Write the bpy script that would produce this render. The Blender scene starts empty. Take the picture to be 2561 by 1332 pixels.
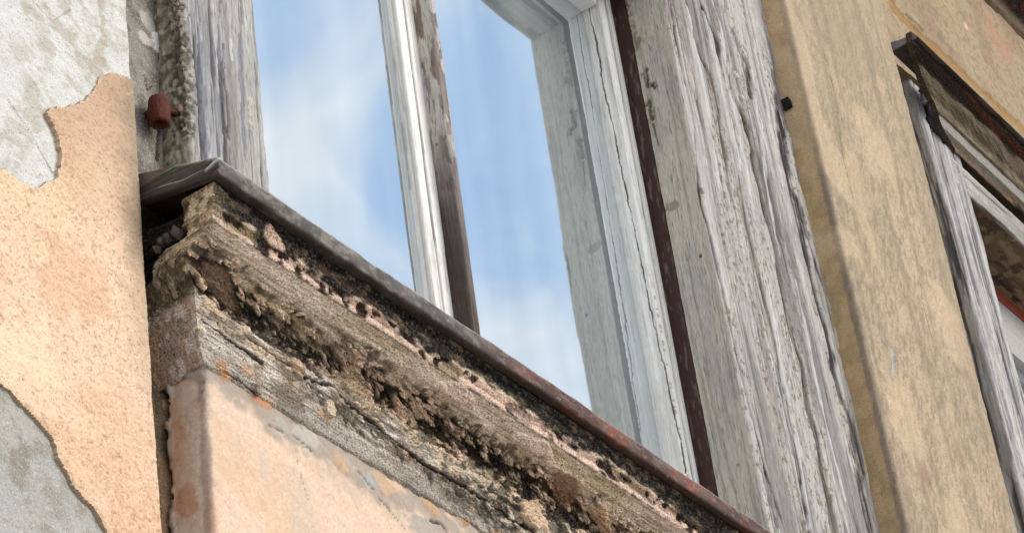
import bpy, math, random
import numpy as np
from mathutils import Matrix, Vector

# ------------------------------------------------------------------ camera
CAM = np.array([-2.26876799, -1.7, -2.19851583])
YAW, PITCH, ROLL, FPX = math.radians(58.8), math.radians(35.72), math.radians(-8.5), 7368.0
PW, PH = 2561.0, 1332.0
_ca, _sa, _cb, _sb = math.cos(YAW), math.sin(YAW), math.cos(PITCH), math.sin(PITCH)
FWD = np.array([_sa*_cb, _ca*_cb, _sb]); _r = np.array([_ca, -_sa, 0.0]); _u = np.cross(_r, FWD)
RGT = _r*math.cos(ROLL) + _u*math.sin(ROLL); UPV = -_r*math.sin(ROLL) + _u*math.cos(ROLL)
scene = bpy.context.scene
COL = scene.collection
cam = bpy.data.cameras.new('camera'); cam.lens = 36.0*FPX/PW; cam.sensor_width = 36.0
cam.clip_start = 0.05; cam.clip_end = 2000.0
co = bpy.data.objects.new('camera', cam); COL.objects.link(co)
M = Matrix(((RGT[0], UPV[0], -FWD[0], CAM[0]), (RGT[1], UPV[1], -FWD[1], CAM[1]), (RGT[2], UPV[2], -FWD[2], CAM[2]), (0, 0, 0, 1)))
co.matrix_world = M
scene.camera = co
scene.render.resolution_x, scene.render.resolution_y = 1024, 532

# ------------------------------------------------------------------ sky, sun, exposure
SUN_EL, SUN_AZ = math.radians(27), math.radians(20)      # azimuth measured from -Y towards +X
world = bpy.data.worlds.new("World"); scene.world = world; world.use_nodes = True
nt = world.node_tree; nd = nt.nodes; lk = nt.links
for n in list(nd): nd.remove(n)
out = nd.new('ShaderNodeOutputWorld'); bg = nd.new('ShaderNodeBackground')
sky = nd.new('ShaderNodeTexSky'); sky.sky_type = 'NISHITA'; sky.sun_disc = False
sky.sun_elevation = SUN_EL; sky.sun_rotation = math.pi - SUN_AZ
sky.air_density = 1.0; sky.dust_density = 0.6
tc = nd.new('ShaderNodeTexCoord'); mp = nd.new('ShaderNodeMapping'); mp.inputs['Scale'].default_value = (1, 1, 1.9)
nz = nd.new('ShaderNodeTexNoise'); nz.inputs['Scale'].default_value = 7.5; nz.inputs['Detail'].default_value = 8; nz.inputs['Roughness'].default_value = 0.56; nz.inputs['Distortion'].default_value = 0.35
mp.inputs['Location'].default_value = (0.35, 0.1, 0.0)
cr = nd.new('ShaderNodeValToRGB'); cr.color_ramp.elements[0].position = 0.40; cr.color_ramp.elements[1].position = 0.76
cr.color_ramp.interpolation = 'EASE'
mx = nd.new('ShaderNodeMix'); mx.data_type = 'RGBA'
mx.inputs[7].default_value = (8.4, 8.6, 8.9, 1)
lift = nd.new('ShaderNodeMix'); lift.data_type = 'RGBA'; lift.inputs[0].default_value = 0.75; lift.inputs[7].default_value = (3.7, 5.8, 8.9, 1)
lk.new(tc.outputs['Generated'], mp.inputs[0]); lk.new(mp.outputs[0], nz.inputs['Vector']); sx = nd.new('ShaderNodeSeparateXYZ'); lk.new(tc.outputs['Generated'], sx.inputs[0])
gx = nd.new('ShaderNodeMath'); gx.operation = 'MULTIPLY_ADD'; gx.inputs[1].default_value = -0.20; gx.inputs[2].default_value = 0.0; lk.new(sx.outputs['X'], gx.inputs[0])
gz = nd.new('ShaderNodeMath'); gz.operation = 'MULTIPLY_ADD'; gz.inputs[1].default_value = -0.75; gz.inputs[2].default_value = 0.60*0.75+0.175; lk.new(sx.outputs['Z'], gz.inputs[0])
lk.new(gz.outputs[0], gx.inputs[2])
ga = nd.new('ShaderNodeMath'); ga.operation = 'ADD'; lk.new(nz.outputs['Fac'], ga.inputs[0]); lk.new(gx.outputs[0], ga.inputs[1]); lk.new(ga.outputs[0], cr.inputs[0])
lk.new(sky.outputs[0], lift.inputs[6]); lk.new(lift.outputs[2], mx.inputs[6]); lk.new(cr.outputs[0], mx.inputs[0])
lk.new(mx.outputs[2], bg.inputs[0]); bg.inputs[1].default_value = 0.10; lk.new(bg.outputs[0], out.inputs[0])
sd = bpy.data.lights.new('sun', 'SUN'); sd.energy = 1.7; sd.angle = math.radians(28); sd.color = (1.0, 0.95, 0.87)
so = bpy.data.objects.new('sun', sd); COL.objects.link(so)
sdir = Vector((math.sin(SUN_AZ)*math.cos(SUN_EL), -math.cos(SUN_AZ)*math.cos(SUN_EL), math.sin(SUN_EL)))
so.rotation_euler = sdir.to_track_quat('Z', 'Y').to_euler()
vs = scene.view_settings; vs.view_transform = 'Standard'; vs.look = 'None'; vs.gamma = 1.0; vs.use_curve_mapping = False
vs.exposure = 0.45

# ------------------------------------------------------------------ helpers: picture <-> place
def at(px, py, Y):
    d = FWD + RGT*((px-PW/2)/FPX) - UPV*((py-PH/2)/FPX)
    return CAM + d*((Y-CAM[1])/d[1])
def at_x(px, py, X):
    d = FWD + RGT*((px-PW/2)/FPX) - UPV*((py-PH/2)/FPX)
    return CAM + d*((X-CAM[0])/d[0])
def project(P):
    v = P - CAM; w = v@FWD
    return PW/2 + FPX*(v@RGT)/w, PH/2 - FPX*(v@UPV)/w
def lin(c):
    c = np.asarray(c, float)/255.0
    return np.where(c <= 0.04045, c/12.92, ((c+0.055)/1.055)**2.4)
def C(*c): return lin(c)*0.86

# ------------------------------------------------------------------ helpers: noise
def _hash(ix, iy, seed):
    h = (ix.astype(np.int64)*374761393 + iy.astype(np.int64)*668265263 + seed*1442695041) & 0xffffffff
    h = ((h ^ (h >> 13))*1274126177) & 0xffffffff
    h = ((h ^ (h >> 16))*2246822519) & 0xffffffff
    return ((h ^ (h >> 15)) & 0xffffff)/float(0xffffff)
def vn(x, y, seed=0):
    ix = np.floor(x); iy = np.floor(y); fx = x-ix; fy = y-iy
    fx = fx*fx*fx*(fx*(fx*6-15)+10); fy = fy*fy*fy*(fy*(fy*6-15)+10)
    a = _hash(ix, iy, seed); b = _hash(ix+1, iy, seed); c = _hash(ix, iy+1, seed); d = _hash(ix+1, iy+1, seed)
    return (a*(1-fx)+b*fx)*(1-fy) + (c*(1-fx)+d*fx)*fy
def fbm(x, y, seed=0, o=4, g=0.5):
    s = 0; a = 1; t = 0
    for k in range(o):
        s = s + a*vn(x*2.03**k + 17.3*k, y*2.03**k - 9.1*k, seed+k*31); t += a; a *= g
    return s/t
def worley(x, y, seed=0):
    ix = np.floor(x); iy = np.floor(y)
    f1 = np.full(x.shape, 9.0); f2 = np.full(x.shape, 9.0); cid = np.zeros(x.shape)
    for i in (-1, 0, 1):
        for j in (-1, 0, 1):
            jx = ix+i; jy = iy+j
            d = np.hypot(jx+_hash(jx, jy, seed)-x, jy+_hash(jx, jy, seed+7)-y)
            n = d < f1
            f2 = np.where(n, f1, np.minimum(f2, d)); cid = np.where(n, _hash(jx, jy, seed+13), cid); f1 = np.where(n, d, f1)
    return f1, f2, cid
def ss(a, b, x):
    t = np.clip((x-a)/(b-a), 0, 1); return t*t*(3-2*t)
def mixc(col, c, m):
    return col*(1-m[..., None]) + np.asarray(c)*m[..., None]
def seg_dist(U, V, pts, closed=False):
    pts = [np.asarray(p, float) for p in pts]
    if closed: pts = pts+[pts[0]]
    best = np.full(U.shape, 1e9); side = np.zeros(U.shape); run = 0; al = np.zeros(U.shape)
    for a, b in zip(pts[:-1], pts[1:]):
        d = b-a; L2 = max(d@d, 1e-12)
        t = np.clip(((U-a[0])*d[0]+(V-a[1])*d[1])/L2, 0, 1)
        q = np.hypot(U-a[0]-t*d[0], V-a[1]-t*d[1]); n = q < best
        best = np.where(n, q, best); al = np.where(n, run+t*math.sqrt(L2), al); run += math.sqrt(L2)
    return best, al
def inside(U, V, pts):
    c = np.zeros(U.shape, bool); n = len(pts)
    for i in range(n):
        x0, y0 = pts[i]; x1, y1 = pts[(i+1) % n]
        if y0 == y1: continue
        k = ((V > y0) != (V > y1)) & (U < (x1-x0)*(V-y0)/(y1-y0)+x0)
        c ^= k
    return c

# ------------------------------------------------------------------ helpers: objects
def thing(name, label, cat, loc, group=None, kind=None):
    o = bpy.data.objects.new(name, None); COL.objects.link(o); o.location = loc
    o['label'] = label; o['category'] = cat
    if group: o['group'] = group
    o['kind'] = kind or 'thing'
    return o
def link_mesh(name, me, mat, parent=None, label=None):
    o = bpy.data.objects.new(name, me); COL.objects.link(o); me.materials.append(mat)
    if parent is not None:
        off = Vector((0, 0, 0)); p = parent
        while p is not None: off += Vector(p.location); p = p.parent
        o.parent = parent; o.location = -off
    if label: o['label'] = label
    return o

class Surf:
    """A relief surface: P[nu,nv,3]; U,V metric coordinates; h relief along the normal; col albedo."""
    def __init__(s, P, U, V, flip=False):
        s.P = P; s.U = U; s.V = V; s.h = np.zeros(U.shape); s.col = np.ones(U.shape+(3,))*0.5; s.mask = np.ones(U.shape, bool)
        du = np.gradient(P, axis=0); dv = np.gradient(P, axis=1); n = np.cross(du, dv)
        n /= np.maximum(np.linalg.norm(n, axis=2, keepdims=True), 1e-12)
        s.N = -n if flip else n; s.flip = flip; s.pp = None
    def uv(s, px, py):
        if s.pp is None:
            q = s.P.reshape(-1, 3); s.pp = project(q); s.away = np.where(np.sum((q-CAM)*s.N.reshape(-1, 3), 1) > 0, 1e9, 0)
        k = np.argmin((s.pp[0]-px)**2+(s.pp[1]-py)**2+s.away)
        return s.U.reshape(-1)[k], s.V.reshape(-1)[k]
    def pts(s, l): return [s.uv(*p) for p in l]
    def stroke(s, l, w, c=None, k=1.0, depth=0.0, rough=0.4, fs=60, seed=5, soft=0.5, px=True, taper=True, vary=True):
        """a crack, streak or stain along points read off the photograph; w is its half width in metres"""
        p = s.pts(l) if px else l
        wob = (fbm(s.U*fs, s.V*fs, seed, 3)-0.5)*2*w*rough*2
        d, al = seg_dist(s.U + wob, s.V + wob*0.6, p)
        ww = w*(0.45+1.1*vn(al*22, al*0+seed, seed+3)) if vary else w
        m = 1-ss(soft, 1.0, d/ww)
        if c is not None: s.col = mixc(s.col, C(*c), m*k)
        if depth: s.h = s.h + m*depth
        return m
    def blob(s, px, py, r, c=None, k=1.0, depth=0.0, fs=40, seed=9, asp=1.0, soft=0.7, rough=0.9):
        u, v = s.uv(px, py)
        d = np.hypot((s.U-u)/asp, s.V-v)/r + (fbm(s.U*fs, s.V*fs, seed, 4)-0.5)*rough*1.6
        m = 1-ss(soft, 1.0, d)
        if c is not None: s.col = mixc(s.col, C(*c), m*k)
        if depth: s.h = s.h + m*depth
        return m
    def build(s, name, mat, parent, skirt=0.01, label=None, edge=None, skirt_dir=None, smooth=True):
        nu, nv = s.U.shape
        Q = s.P + s.N*s.h[..., None]
        idx = np.arange(nu*nv).reshape(nu, nv)
        f = s.mask[:-1, :-1] & s.mask[1:, :-1] & s.mask[:-1, 1:] & s.mask[1:, 1:]
        quads = np.stack([idx[:-1, :-1], idx[1:, :-1], idx[1:, 1:], idx[:-1, 1:]], -1)[f]
        if s.flip: quads = quads[:, ::-1]
        verts = [Q.reshape(-1, 3)]; cols = [s.col.reshape(-1, 3)]; faces = [quads]
        if skirt:
            e = np.concatenate([quads[:, [0, 1]], quads[:, [1, 2]], quads[:, [2, 3]], quads[:, [3, 0]]])
            key = np.minimum(e[:, 0], e[:, 1])*(nu*nv)+np.maximum(e[:, 0], e[:, 1])
            _, inv, cnt = np.unique(key, return_inverse=True, return_counts=True)
            be = e[cnt[inv.reshape(-1)] == 1]
            vi = np.unique(be); rm = np.full(nu*nv, -1); rm[vi] = np.arange(len(vi))+nu*nv
            # duplicate top ring so the arris stays sharp, then the lowered ring
            top = Q.reshape(-1, 3)[vi]
            dr = -s.N.reshape(-1, 3)[vi] if skirt_dir is None else np.tile(np.asarray(skirt_dir, float), (len(vi), 1))
            low = top + dr*skirt
            ec = s.col.reshape(-1, 3)[vi] if edge is None else np.tile(C(*edge), (len(vi), 1))
            verts += [top, low]; cols += [ec, ec]
            a = rm[be[:, 0]]; b = rm[be[:, 1]]
            faces.append(np.stack([b, a, a+len(vi), b+len(vi)], -1))
        verts = np.concatenate(verts); cols = np.concatenate(cols); faces = np.concatenate(faces)
        used = np.unique(faces); rm = np.full(len(verts), -1); rm[used] = np.arange(len(used))
        verts = verts[used]; cols = cols[used]; faces = rm[faces]
        me = bpy.data.meshes.new(name)
        me.vertices.add(len(verts)); me.vertices.foreach_set('co', verts.astype(np.float32).ravel())
        me.loops.add(faces.size); me.loops.foreach_set('vertex_index', faces.astype(np.int32).ravel())
        me.polygons.add(len(faces)); me.polygons.foreach_set('loop_start', (np.arange(len(faces))*4).astype(np.int32))
        me.update(calc_edges=True)
        me.polygons.foreach_set('use_smooth', np.full(len(faces), smooth, bool))
        at_ = me.color_attributes.new('Col', 'FLOAT_COLOR', 'POINT')
        at_.data.foreach_set('color', np.c_[np.clip(cols, 0.004, 0.95), np.ones(len(cols))].astype(np.float32).ravel())
        me.validate()
        return link_mesh(name, me, mat, parent, label)

def plane_y(x0, x1, z0, z1, y, st=0.002):
    """sheet facing -Y; U=x V=z"""
    x = np.linspace(x0, x1, max(2, int((x1-x0)/st)+1)); z = np.linspace(z0, z1, max(2, int((z1-z0)/st)+1))
    U, V = np.meshgrid(x, z, indexing='ij'); P = np.stack([U, np.full(U.shape, float(y)), V], -1)
    s = Surf(P, U, V); s.uv = lambda px, py: (lambda q: (q[0], q[2]))(at(px, py, y)); return s
def resample(pts, st):
    pts = np.asarray(pts, float); d = np.r_[0, np.cumsum(np.linalg.norm(np.diff(pts, axis=0), axis=1))]
    n = max(2, int(d[-1]/st)+1); t = np.unique(np.r_[np.linspace(0, d[-1], n)])
    return np.stack([np.interp(t, d, pts[:, i]) for i in range(pts.shape[1])], -1), t, d
def post(profile, z0, z1, st=0.002, flip=False):
    """vertical extrusion of a profile of (x,y) points; U=arc length, V=z"""
    p, t, d = resample(profile, st); z = np.linspace(z0, z1, int((z1-z0)/st)+1)
    U, V = np.meshgrid(t, z, indexing='ij')
    P = np.stack([np.repeat(p[:, :1], len(z), 1), np.repeat(p[:, 1:2], len(z), 1), V], -1)
    s = Surf(P, U, V, flip); s.knots = d; return s
def rail(profile, x0, x1, st=0.002, flip=False):
    """horizontal extrusion of a profile of (y,z) points; U=x, V=arc length"""
    p, t, d = resample(profile, st); x = np.linspace(x0, x1, int((x1-x0)/st)+1)
    U, V = np.meshgrid(x, t, indexing='ij')
    P = np.stack([U, np.repeat(p[None, :, 0], len(x), 0), np.repeat(p[None, :, 1], len(x), 0)], -1)
    s = Surf(P, U, V, flip); s.knots = d; return s

# ------------------------------------------------------------------ materials
def surface_mat(name, rough=0.85, speck=0.35, sscale=260, bump=0.35, bdist=0.0012, stretch=(1, 1, 1), dark_specks=0.0, dscale=170, dcol=(0.10, 0.07, 0.05),
                light_specks=0.0, spec=0.25, metal=0.0, uses_attr=True, base=(0.5, 0.5, 0.5), bscale=None):
    m = bpy.data.materials.new(name); m.use_nodes = True; t = m.node_tree; n = t.nodes; l = t.links
    bs = n['Principled BSDF']; bs.inputs['Roughness'].default_value = rough; bs.inputs['Specular IOR Level'].default_value = spec; bs.inputs['Metallic'].default_value = metal
    geo = n.new('ShaderNodeNewGeometry'); mp = n.new('ShaderNodeMapping'); mp.inputs['Scale'].default_value = stretch; l.new(geo.outputs['Position'], mp.inputs[0])
    if uses_attr:
        a = n.new('ShaderNodeVertexColor'); a.layer_name = 'Col'; c = a.outputs[0]
    else:
        a = n.new('ShaderNodeRGB'); a.outputs[0].default_value = (*base, 1); c = a.outputs[0]
    def noise(sc, det=4, rg=0.6):
        z = n.new('ShaderNodeTexNoise'); z.inputs['Scale'].default_value = sc; z.inputs['Detail'].default_value = det; z.inputs['Roughness'].default_value = rg
        l.new(mp.outputs[0], z.inputs['Vector']); return z.outputs['Fac']
    f = noise(sscale)
    mr = n.new('ShaderNodeMapRange'); mr.inputs[1].default_value = 0.3; mr.inputs[2].default_value = 0.7; mr.inputs[3].default_value = 1-speck; mr.inputs[4].default_value = 1+speck
    l.new(f, mr.inputs[0])
    vm = n.new('ShaderNodeVectorMath'); vm.operation = 'SCALE'; l.new(c, vm.inputs[0]); l.new(mr.outputs[0], vm.inputs[3]); c = vm.outputs[0]
    if dark_specks:
        g = noise(dscale, 3, 0.55); r = n.new('ShaderNodeMapRange'); r.inputs[1].default_value = 0.585; r.inputs[2].default_value = 0.68; r.inputs[4].default_value = dark_specks
        l.new(g, r.inputs[0]); x = n.new('ShaderNodeMix'); x.data_type = 'RGBA'; l.new(r.outputs[0], x.inputs[0]); l.new(c, x.inputs[6]); x.inputs[7].default_value = (*dcol, 1); c = x.outputs[2]
    if light_specks:
        g = noise(dscale*0.8, 3, 0.6); r = n.new('ShaderNodeMapRange'); r.inputs[1].default_value = 0.55; r.inputs[2].default_value = 0.66; r.inputs[4].default_value = light_specks
        mp2 = n.new('ShaderNodeMath'); mp2.operation = 'SUBTRACT'; mp2.inputs[0].default_value = 1.0; l.new(g, mp2.inputs[1]); l.new(mp2.outputs[0], r.inputs[0])
        x = n.new('ShaderNodeMix'); x.data_type = 'RGBA'; l.new(r.outputs[0], x.inputs[0]); l.new(c, x.inputs[6]); x.inputs[7].default_value = (0.66, 0.63, 0.58, 1); c = x.outputs[2]
    l.new(c, bs.inputs['Base Color'])
    b = n.new('ShaderNodeBump'); b.inputs['Strength'].default_value = bump; b.inputs['Distance'].default_value = bdist
    l.new(noise(bscale or sscale*0.8, 5, 0.65), b.inputs['Height']); l.new(b.outputs[0], bs.inputs['Normal'])
    return m
M_PEACH = surface_mat('peach_plaster', speck=0.10, sscale=500, bump=0.4, bdist=0.0012, bscale=480, dark_specks=0.6, dscale=600, dcol=(0.13, 0.08, 0.055))
M_GREY = surface_mat('bare_render', speck=0.16, sscale=560, bump=0.6, bdist=0.0016, bscale=420, dark_specks=0.6, dscale=480, dcol=(0.19, 0.14, 0.08), light_specks=0.5)
M_PLAIN = surface_mat('painted_plaster', speck=0.10, sscale=220, bump=0.4, bdist=0.0015, dark_specks=0.35, dscale=420, dcol=(0.2, 0.14, 0.1))
M_OCHRE = surface_mat('sand_plaster', speck=0.14, sscale=420, bump=0.6, bdist=0.0014, bscale=420, dark_specks=0.85, dscale=520, dcol=(0.13, 0.10, 0.075))
M_WOOD = surface_mat('weathered_wood', speck=0.26, sscale=560, bump=0.6, bdist=0.001, stretch=(1, 1, 0.10), spec=0.2, bscale=420, dark_specks=0.6, dscale=330, dcol=(0.10, 0.095, 0.10))
M_CRUST = surface_mat('crusted_moulding', speck=0.42, sscale=420, bump=0.9, bdist=0.0024, bscale=380, dark_specks=0.7, dscale=300, dcol=(0.025, 0.017, 0.012), light_specks=0.12)
M_METAL = surface_mat('old_metal', rough=0.6, speck=0.3, sscale=300, bump=0.4, bdist=0.001, spec=0.3, metal=0.0, dark_specks=0.4, dscale=130, dcol=(0.03, 0.02, 0.015))
M_RUST = surface_mat('rust', rough=0.8, speck=0.4, sscale=260, bump=0.8, bdist=0.002, uses_attr=False, base=(0.11, 0.031, 0.017), dark_specks=0.6, dscale=160, dcol=(0.03, 0.01, 0.008))
M_WHITE = surface_mat('white_paint', rough=0.8, speck=0.12, sscale=420, bump=0.45, bdist=0.001, stretch=(1, 1, 0.12), spec=0.2, dark_specks=0.15, dscale=260, dcol=(0.25, 0.22, 0.18))
M_BROWN = surface_mat('brown_paint', rough=0.6, speck=0.2, sscale=160, bump=0.3, bdist=0.001, uses_attr=False, base=(0.052, 0.022, 0.017), stretch=(1, 1, 0.2), dark_specks=0.5, dcol=(0.015, 0.008, 0.007), light_specks=0.12)
M_RED = surface_mat('red_paint', rough=0.6, speck=0.2, sscale=160, bump=0.3, bdist=0.001, uses_attr=False, base=(0.28, 0.05, 0.025))
M_BLACK = surface_mat('black_iron', rough=0.6, speck=0.2, uses_attr=False, base=(0.012, 0.012, 0.012))
M_ROAD = surface_mat('paving', speck=0.2, sscale=30, uses_attr=False, base=(0.46, 0.44, 0.41), bump=0.3, bdist=0.01)

def glass_mat():
    m = bpy.data.materials.new('window_glass'); m.use_nodes = True; t = m.node_tree; n = t.nodes; l = t.links
    n.remove(n['Principled BSDF']); o = n['Material Output']
    gl = n.new('ShaderNodeBsdfGlossy'); gl.inputs['Roughness'].default_value = 0.03; gl.inputs['Color'].default_value = (0.95, 0.98, 0.99, 1)
    df = n.new('ShaderNodeBsdfDiffuse')
    geo = n.new('ShaderNodeNewGeometry'); mp = n.new('ShaderNodeMapping'); mp.inputs['Scale'].default_value = (11, 11, 0.8); l.new(geo.outputs['Position'], mp.inputs[0])
    z = n.new('ShaderNodeTexNoise'); z.inputs['Scale'].default_value = 1.0; z.inputs['Detail'].default_value = 2; l.new(mp.outputs[0], z.inputs['Vector'])
    cr = n.new('ShaderNodeValToRGB'); cr.color_ramp.elements[0].position = 0.35; cr.color_ramp.elements[1].position = 0.7
    cr.color_ramp.elements[0].color = (0.17, 0.21, 0.23, 1); cr.color_ramp.elements[1].color = (0.34, 0.38, 0.40, 1)
    l.new(z.outputs['Fac'], cr.inputs[0]); l.new(cr.outputs[0], df.inputs['Color'])
    mx = n.new('ShaderNodeMixShader'); mx.inputs[0].default_value = 0.60; l.new(df.outputs[0], mx.inputs[1]); l.new(gl.outputs[0], mx.inputs[2]); l.new(mx.outputs[0], o.inputs[0])
    z2 = n.new('ShaderNodeTexNoise'); z2.inputs['Scale'].default_value = 3.0; z2.inputs['Detail'].default_value = 1; l.new(geo.outputs['Position'], z2.inputs['Vector'])
    b = n.new('ShaderNodeBump'); b.inputs['Strength'].default_value = 0.5; b.inputs['Distance'].default_value = 0.004; l.new(z2.outputs['Fac'], b.inputs['Height']); l.new(b.outputs[0], gl.inputs['Normal'])
    return m
M_GLASS = glass_mat()

# ------------------------------------------------------------------ wood relief
def wood(s, seed, a, b, base=(166, 161, 156), dark=(90, 85, 85), lite=(210, 206, 203), beige=(190, 182, 166), beige_k=0.5, relief=0.0022, fine=1.0):
    """a: metres across the grain, b: metres along it"""
    w = (fbm(b*2.3, a*3, seed+1, 3)-0.5)*0.020 + (fbm(b*10, a*12, seed+2, 2)-0.5)*0.002
    aa = a + w
    g1 = fbm(aa*55, b*2.2, seed+3, 4, 0.6); g2 = fbm(aa*230, b*5.0, seed+4, 3, 0.6); g3 = fbm(aa*620, b*11, seed+5, 2)
    col = np.ones(a.shape+(3,))*C(*base)
    col = mixc(col, C(*dark), ss(0.54, 0.80, 1-g1)*0.65)
    col = mixc(col, C(*lite), ss(0.50, 0.74, g1)*0.7)
    col = mixc(col, C(*dark), ss(0.58, 0.80, g2)*0.65*fine)
    col = mixc(col, C(*lite), ss(0.60, 0.80, 1-g2)*0.55*fine)
    col = col*(0.82+0.36*g3)[..., None]
    bz = ss(0.48, 0.68, fbm(a*9, b*2.5, seed+6, 3)); col = mixc(col, C(*beige)*(0.75+0.5*g2)[..., None], bz*beige_k)
    pf = ss(0.52, 0.55, fbm(aa*46, b*11, seed+8, 5, 0.55)); pk = ss(0.45, 0.6, fbm(a*7, b*2, seed+9, 2))
    col = mixc(col, (C(*lite)*0.5+C(*beige)*0.5)*(0.85+0.3*g3)[..., None], pf*pk*0.6); s.h = s.h + pf*pk*relief*0.25
    # short checks that open along the grain
    k = fbm(aa*120, b*3.0, seed+7, 3, 0.55); ck = ss(0.66, 0.72, k)
    col = mixc(col, C(48, 44, 44), ck*0.75)
    s.col = col; s.h = s.h + (g1-0.5)*relief*1.5 + (g2-0.5)*relief*0.8 + (g3-0.5)*relief*0.45 - ck*relief*1.2
    return g1, g2, aa

# ================================================================== THE HOUSE WALL
wall = thing('house_wall', 'old peach and sand coloured plaster house wall, peeling in places, around the weathered windows', 'wall', (0, 0, -3.8))
# flat wall behind everything (fills mortar joint, recess beside the apron)
s = plane_y(-0.42, -0.10, -0.95, 0.62, 0.0, 0.0018)
U, V = s.U, s.V
n = fbm(U*40, V*40, 11, 4)
s.col = np.ones(U.shape+(3,))*C(152, 146, 136); s.col = mixc(s.col, C(118, 110, 100), ss(0.4, 0.65, n)); s.h += (n-0.5)*0.006
low = 1-ss(-0.24, -0.20, V)
s.col = mixc(s.col, C(142, 120, 88), low*0.9); s.col = mixc(s.col, C(176, 138, 104), low*ss(0.5, 0.6, fbm(U*22, V*9, 13, 3))*0.8)
s.stroke([(400, 25), (392, 90), (405, 150), (403, 225), (398, 330), (392, 400)], 0.0022, (60, 54, 50), 0.9, -0.004)
s.blob(398, 108, 0.020, (225, 220, 215), 0.95, 0.003, fs=50, rough=0.8); s.blob(360, 100, 0.012, (205, 198, 190), 0.9, 0.002)
s.blob(372, 60, 0.014, (200, 192, 182), 0.8); s.blob(382, 15, 0.013, (105, 98, 94), 0.8)
s.stroke([(362, 190), (372, 225), (380, 215)], 0.0012, (70, 62, 58), 0.8, -0.002); s.stroke([(405, 190), (430, 160)], 0.001, (80, 72, 66), 0.8)
s.blob(440, 360, 0.02, (110, 104, 100), 0.7)
s.stroke([(372, 655), (378, 800), (388, 1000), (400, 1320)], 0.004, (92, 76, 58), 0.6)
s.build('wall_face', M_GREY, wall, smooth=False)
# wide surface behind and around, so that the facade goes on beyond the picture
s = plane_y(-3.0, 9.0, -3.75, 7.0, 0.13, 0.06); s.col[:] = C(196, 168, 132); s.h += (fbm(s.U*6, s.V*6, 3, 4)-0.5)*0.01
s.build('wall_core', M_OCHRE, wall)

# ---- left pilaster: grey render under a coat of peach plaster
YL = -0.060
XE = float(np.mean([at(336, 0, YL)[0], at(371, 680, YL)[0], at(400, 1332, YL)[0]]))
pil = plane_y(-0.78, XE-0.0035, -1.10, 0.62, YL+0.006, 0.0018)
U, V = pil.U, pil.V
n1 = fbm(U*26, V*26, 21, 5); n2 = fbm(U*90, V*90, 22, 3)
pil.col = np.ones(U.shape+(3,))*C(222, 220, 214)
pil.col = mixc(pil.col, C(178, 170, 152), ss(0.46, 0.70, n1)*0.45); pil.col = mixc(pil.col, C(232, 230, 226), ss(0.5, 0.7, 1-n2)*0.6)
pil.col = mixc(pil.col, C(170, 154, 124), ss(0.56, 0.72, fbm(U*34, V*44, 25, 4))*0.45)
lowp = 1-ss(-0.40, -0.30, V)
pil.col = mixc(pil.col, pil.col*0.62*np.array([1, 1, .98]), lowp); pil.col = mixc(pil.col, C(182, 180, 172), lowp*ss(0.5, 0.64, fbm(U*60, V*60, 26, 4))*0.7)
pil.stroke([(80, 0), (130, 55), (175, 25)], 0.002, (150, 135, 105), 0.6); pil.stroke([(250, 0), (262, 90), (240, 180)], 0.009, (176, 160, 128), 0.5)
pil.stroke([(20, 250), (75, 330), (130, 430)], 0.0016, (120, 112, 100), 0.6, -0.001)
pil.h += (n1-0.5)*0.003+(n2-0.5)*0.0018+(fbm(U*260, V*260, 27, 2)-.5)*.0014
pilaster = pil.build('pilaster', M_GREY, wall, skirt=0.12, skirt_dir=(0, 1, 0), label='bare grey render of the left pilaster', smooth=False, edge=(120, 106, 84))
coat = plane_y(-0.78, XE, -1.10, 0.62, YL, 0.0016)
U, V = coat.U, coat.V
wx = (fbm(U*30, V*30, 31, 3)-0.5)*0.008+(fbm(U*190, V*190, 32, 3)-0.5)*0.006; wz = (fbm(U*30, V*30, 37, 3)-0.5)*0.008+(fbm(U*190, V*190, 38, 3)-0.5)*0.006
up = [(345, 196), (336, 194), (305, 186), (278, 179), (262, 190), (247, 205), (235, 226), (218, 242), (200, 255), (184, 257), (168, 268), (145, 264), (113, 278), (124, 298), (134, 315), (146, 345), (158, 376), (153, 405), (147, 436), (129, 447), (110, 456), (89, 465), (58, 447), (30, 428), (0, 420), (-300, 415)]
upP = [(coat.uv(*p)) for p in up] + [(-2, 0.9), (0.5, 0.9)]
lo = [(-300, 900), (0, 957), (31, 978), (67, 1019), (98, 1050), (123, 1077), (136, 1095), (148, 1141), (168, 1180), (189, 1218), (212, 1245), (230, 1259), (250, 1290), (271, 1332), (330, 1420), (345, 1500)]
loP = [(coat.uv(*p)) for p in lo] + [(-0.4, -1.6), (-2, -1.6)]
gone = inside(U+wx, V+wz, upP) | inside(U+wx*0.4, V+wz*0.4, loP)
coat.mask = ~gone
dU, _ = seg_dist(U+wx, V+wz, upP[:len(up)]); dL, _ = seg_dist(U+wx*0.4, V+wz*0.4, loP[:len(lo)])
n1 = fbm(U*9, V*9, 33, 4); n2 = fbm(U*60, V*60, 34, 4); n3 = fbm(U*240, V*240, 35, 2)
coat.col = np.ones(U.shape+(3,))*C(249, 213, 182)
coat.col = mixc(coat.col, C(236, 192, 156), ss(0.46, 0.66, n1)*0.8); coat.col = mixc(coat.col, C(250, 220, 180), ss(0.5, 0.7, 1-fbm(U*13, V*13, 39, 3))*0.6)
coat.col = mixc(coat.col, C(250, 226, 190), ss(0.5, 0.8, n3)*0.35); coat.col = mixc(coat.col, C(176, 136, 104), ss(0.64, 0.74, fbm(U*300, V*300, 41, 2))*0.5)
tp = ss(-0.34, -0.06, V); coat.col = mixc(coat.col, C(200, 164, 136), tp*0.85)          # the coat is browner and darker higher up
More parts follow.
